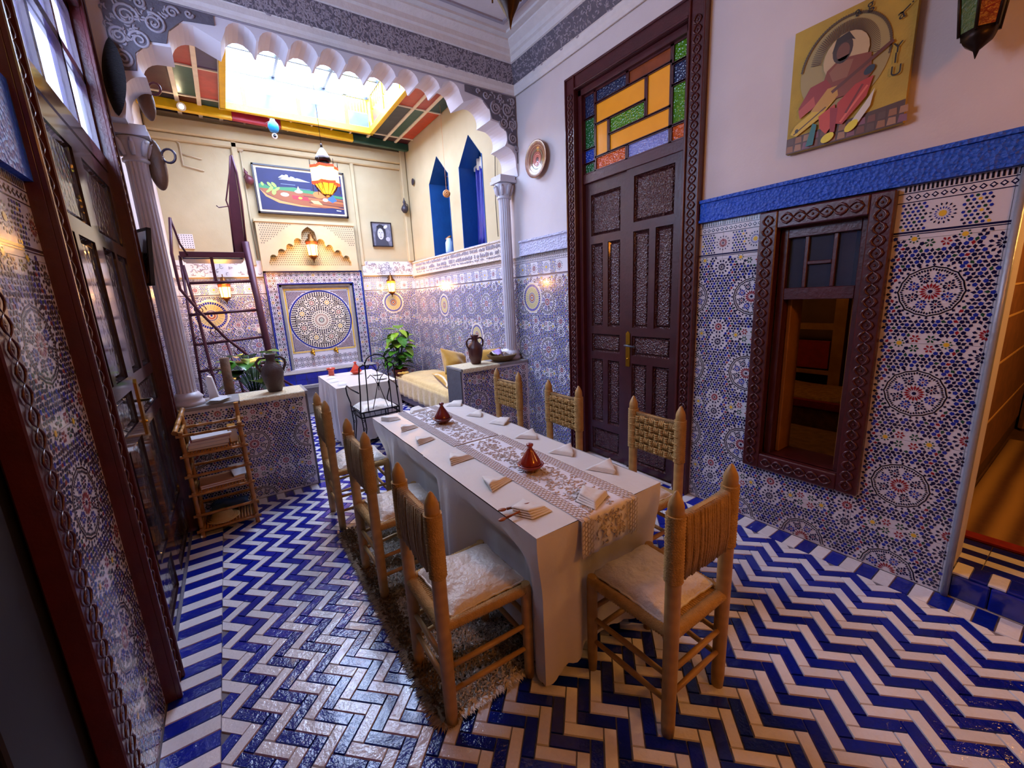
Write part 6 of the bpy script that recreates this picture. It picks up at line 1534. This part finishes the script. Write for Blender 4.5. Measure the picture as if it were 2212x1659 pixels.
o = q.build('spiral_ornament', mat('shell_orange', '#c98448', .5, noise=(20, .4)), None); put(o, (2.69, 5.35, 2.99), -.5); tag(o, 'round orange spiral ornament hanging on a string before the niche', 'ornament')
hp_ = thing('hanging_pot', 'small turquoise pot with an eye charm hanging under the roof beam', 'ornament', (.81, 6.0, 3.60))
mat('turquoise', '#1c86c8', .35, noise=(12, .5, '#12507a')); mat('black_gloss', '#0d0d14', .2)
MB().lathe([(.02, .04), (.045, .05), (.06, .09), (.055, .13), (.03, .16), (.025, .18), (.001, .18)], 16).build('pot', 'turquoise', hp_); q = MB(); q.lathe([(.03, -.008), (.03, .008), (.001, .01)], 16, (0, 0, 0), M=Matrix.Rotation(PI/2, 4, 'X')); q.build('charm', 'porcelain', hp_)
MB().lathe([(.018, .0), (.018, .012), (.001, .013)], 14, M=Matrix.Rotation(PI/2, 4, 'X')).build('charm_eye', 'black_gloss', hp_); MB().tube((0, 0, .03), (0, 0, .05), .002, n=4).tube((0, 0, .18), (0, .70, .37), .002, n=4).build('string', 'porcelain', hp_)
# white jug with orange spout inside the far niche
q = MB(); q.lathe([(.05, 0), (.06, .02), (.058, .15), (.04, .19), (.04, .21)], 18); o = q.build('enamel_jug', mat('enamel', '#9fc4d8', .25, noise=(3, .6, '#d8d8d4'))); put(o, (XR+.09, 5.80, 2.275)); tag(o, 'pale blue enamel jug standing in the far niche', 'jug')
q = MB(); q.path([(0, .10, 0), (0, .0, .01), (0, -.06, .02)], [.012, .02, .012], 8); o = q.build('wooden_spoon', 'wood_tan'); put(o, (XR+.09, 5.80, 2.49)); tag(o, 'wooden spoon lying across the enamel jug in the niche', 'spoon')
# cable, switch, conduit on the walls
mat('cable', '#b9a88a', .6); mat('switch', '#d8d2bc', .5)
q = MB(); q.path([(XR-.01, 4.30, 3.9), (XR-.012, 4.28, 3.2), (XR-.012, 4.32, 2.7), (XR-.014, 4.30, 2.3)], .004, 6); o = q.build('wall_cable', 'iron'); tag(o, 'thin black cable running down the wall beside the right column', 'cable')
q = MB(); q.path([(.50, YB-.01, 3.80), (.50, YB-.01, 3.3), (.49, YB-.01, 2.9), (.50, YB-.01, 2.3)], .008, 6); q.lathe([(.05, 0), (.05, .02), (.001, .022)], 16, M=Matrix.Translation((.50, YB, 3.74)) @ Matrix.Rotation(PI/2, 4, 'X')); o = q.build('wall_conduit', 'cable'); tag(o, 'cream conduit with a round junction box beside the landscape picture', 'conduit')
q = MB(); q.path([(XL+.02, YB-.01, 3.95), (XL+.10, YB-.01, 3.82), (-.22, YB-.01, 3.76), (-.15, YB-.01, 3.70), (-.15, YB-.01, 3.44), (.06, YB-.01, 3.40)], .008, 6); q.path([(-.15, YB-.01, 3.58), (.06, YB-.01, 3.54)], .006, 6); o = q.build('wall_conduit', 'cable'); tag(o, 'cream conduit bending in steps high on the left of the back wall', 'conduit')
q = MB(); q.bx(.34, .42, YB-.014, YB, 1.25, 1.33); q.bx(.36, .40, YB-.02, YB-.012, 1.27, 1.31); o = q.build('light_switch', 'switch', None, bevel=.003); tag(o, 'pale light switch on the tiles left of the fountain', 'switch')
q = MB(); q.bx(XL+.10, XL+.26, YB-.012, YB+.011, 2.42, 2.60)

for i in range(6):
    for j in range(7):
        x, z = XL+.115+i*.026, 2.435+j*.025; q.cm = 1; q.add([(x-.008, YB-.0125, z), (x, YB-.0125, z-.006), (x+.008, YB-.0125, z), (x, YB-.0125, z+.006)], [(0, 1, 2, 3)])
o = q.build('wall_vent', ['stucco_pale', 'wood_black'], None); tag(o, 'small square plaster vent above the metal stair platform', 'vent')
# ---------------------------------------------------------------- things hung around the left column
mat('leather_dark', '#221a1e', .6, noise=(14, .5, '#0f0b0d'), bump=(50, .9, 'wave', 3, 'Z')); mat('leather_brown', '#6b4a34', .55, noise=(12, .6, '#3c281a'), bump=(40, .4)); mat('ring_red', '#5a1c28', .4); mat('ring_dark', '#2a1c30', .4)
q = MB()
def lens(s_):
    def f(u, v):
        w = .085*math.sin(PI*min(1, max(0, v)))**.7+.002; x = (2*u-1)*w; e = max(0, 1-(2*u-1)**2)*math.sin(PI*v)
        return (x, s_*.03*e, (v-.5)*.44)
    return f
q.grid(lens(-1), 10, 20); q.grid(lens(1), 10, 20); o = q.build('woven_fan', 'leather_dark'); o.location = (XL+.11, 3.83, 3.08); o.rotation_euler = (0, .12, -.75); tag(o, 'dark woven leaf-shaped fan hung on the wall above the left door edge', 'fan')
def hide_drum(label, loc, s, m_ring, rz, tilt):
    t = thing('hand_drum', label, 'drum', loc, rz); t.rotation_euler = (0, tilt, rz)
    q = MB(); q.ball((0, 0, 0), .10*s, 14, sx=.62, sy=.45, sz=1.75); q.build('body', 'leather_brown', t)
    q = MB(); q.path([(.062*s+.035*s+.046*s*math.cos(a), .0, .05+.046*s*math.sin(a)) for a in np.linspace(0, 2*PI, 17)[:-1]], .008, 6, close=True); q.build('ring_handle', m_ring, t)
hide_drum('brown leather hand drum with a red ring handle hung high on the left column', (-.235, 4.17, 3.11), .85, 'ring_red', -.5, -.12)
hide_drum('long brown leather hand drum with a dark ring handle hung lower behind the left column', (-.244, 4.10, 2.654), 1.0, 'ring_dark', -.5, -.06)
mr = thing('framed_mirror', 'narrow dark framed mirror tilted on the wall beside the left door', 'mirror', (-.40, 3.845, 1.98)); mr.rotation_euler = (0, .12, .5)
q = MB()
for a, b, c, d in ((-.012, .012, -.09, -.075), (-.012, .012, .075, .09)): q.bx(a, b, c, d, -.19, .19)
q.bx(-.012, .012, -.09, .09, -.19, -.175); q.bx(-.012, .012, -.09, .09, .175, .19); q.build('frame', 'wood_black', mr); MB().bx(-.006, .006, -.078, .078, -.178, .178).build('glass', mat('mirror', '#c9ccd2', .05, metal=1.), mr)
# ---------------------------------------------------------------- salon behind the right wall
mat('rug_brown', '#5e3a26', .9, noise=(30, .4, '#3c2416'), wave=(2.2, .8, '#b08a52', .6, 'Y')); mat('rug_red', '#8a1620', .9, noise=(30, .4)); mat('sofa_tan', '#8a5f34', .85, noise=(18, .6, '#4f331a'), bump=(30, .6)); mat('fur', '#a8743c', .9, noise=(26, .7, '#5f3a1a'), bump=(40, 1.))
r2 = thing('striped_rug', 'brown rug with tan stripes on the floor of the salon beyond the blue step', 'rug')
MB().bx(3.36, 5.6, -1.0, .40, .131, .142).build('rug_field', 'rug_brown', r2); MB().bx(3.28, 3.36, -1.0, .40, .131, .143).build('red_border', 'rug_red', r2)
ds = thing('salon_divan', 'low striped divan at the far end of the salon', 'sofa'); MB().bx(6.0, 6.9, -1.4, .40, .125, .50).build('seat', 'sofa_tan', ds, bevel=.03)
q = MB()
for i in range(9): q.bx(5.985, 6.9, .02-i*.14, .075-i*.14, .2, .505)
q.build('stripes', mat('stripe_yellow', '#d0a23c', .8), ds); MB().bx(6.75, 7.05, -1.4, .40, .5, .95).build('back', 'sofa_tan', ds, bevel=.03)
wt = thing('wall_hanging', 'brown striped textile covering the salon side wall', 'textile'); MB().bx(3.10, 5.9, .40, .418, .3, 2.6).build('cloth', mat('hanging', '#7a4a24', .9, noise=(14, .5, '#4a2a14')), wt)
q = MB()
for z in (.62, 1.02, 1.32, 1.52, 1.9): q.bx(3.10, 5.9, .396, .401, z, z+.012)
q.build('stripes', mat('stripe_tan', '#b8905a', .9), wt)
dv = thing('salon_sofa', 'tan fur covered sofa with a red edge seen through the interior window', 'sofa'); MB().bx(4.25, 4.95, .6, 2.6, .125, .48).build('base', 'sofa_tan', dv, bevel=.02); MB().bx(4.22, 4.95, .6, 2.6, .48, .56).build('red_edge', 'rug_red', dv, bevel=.01)
q = MB(); q.grid(lambda u, v: (4.24+.7*u, .62+1.9*v, .56+.10*math.sin(PI*u)**.5*(.6+.4*math.sin(v*9))), 12, 30); q.build('fur_throw', 'fur', dv, solid=.01)
tb = thing('salon_table', 'low tan cloth covered table just behind the interior window', 'table'); MB().bx(3.3, 3.95, .6, 2.2, .125, .40).build('cloth', 'sofa_tan', tb, bevel=.03)
sh = thing('wooden_screen', 'wooden post and shelf frame standing in the salon behind the window', 'screen')
MB().bx(4.96, 5.04, 1.5, 1.60, .125, 2.3).build('post', 'wood_tan', sh); MB().bx(4.96, 5.04, 1.6, 2.1, 1.12, 1.18).build('rail', 'wood_tan', sh); MB().bx(4.96, 5.04, 1.6, 2.1, .66, .70).build('rail', 'wood_tan', sh); MB().bx(4.98, 5.04, 1.62, 2.1, .72, 1.0).build('panel', 'rug_red', sh)
lamp('salon_lamp', 'POINT', (3.9, -.5, 2.3), 30, lin('#ffb45a'), shadow_soft_size=.15)
lamp('salon_lamp', 'POINT', (4.0, 2.2, 2.3), 5, lin('#ffb45a'), shadow_soft_size=.15)

# second ceiling lantern of the hall, behind the photographer
c2 = copy_tree(cl_); put(c2, (1.3, -1.3, 2.55), .3, 'dark pierced metal lantern with amber glass hanging behind the photographer')
lamp('lantern_bulb', 'POINT', (1.3, -1.3, 2.45), 27, lin('#ff9830'), shadow_soft_size=.15)

sl = thing('spot_lamp', 'small white spot lamp clamped to the yellow beam', 'lamp', (-.05, 6.60, 3.97))
MB().lathe([(.02, -.05), (.03, -.04), (.042, .04), (.046, .05), (.04, .05), (.001, .03)], 14, M=Matrix.Rotation(PI/2+.4, 4, 'X')).build('shade', 'porcelain', sl)
MB().lathe([(.001, .035), (.034, .04), (.001, .046)], 12, M=Matrix.Rotation(PI/2+.4, 4, 'X')).build('bulb', 'bulb', sl)
MB().tube((0, .02, .0), (0, .06, .03), .008, n=6).build('clamp', 'steel_grey', sl)
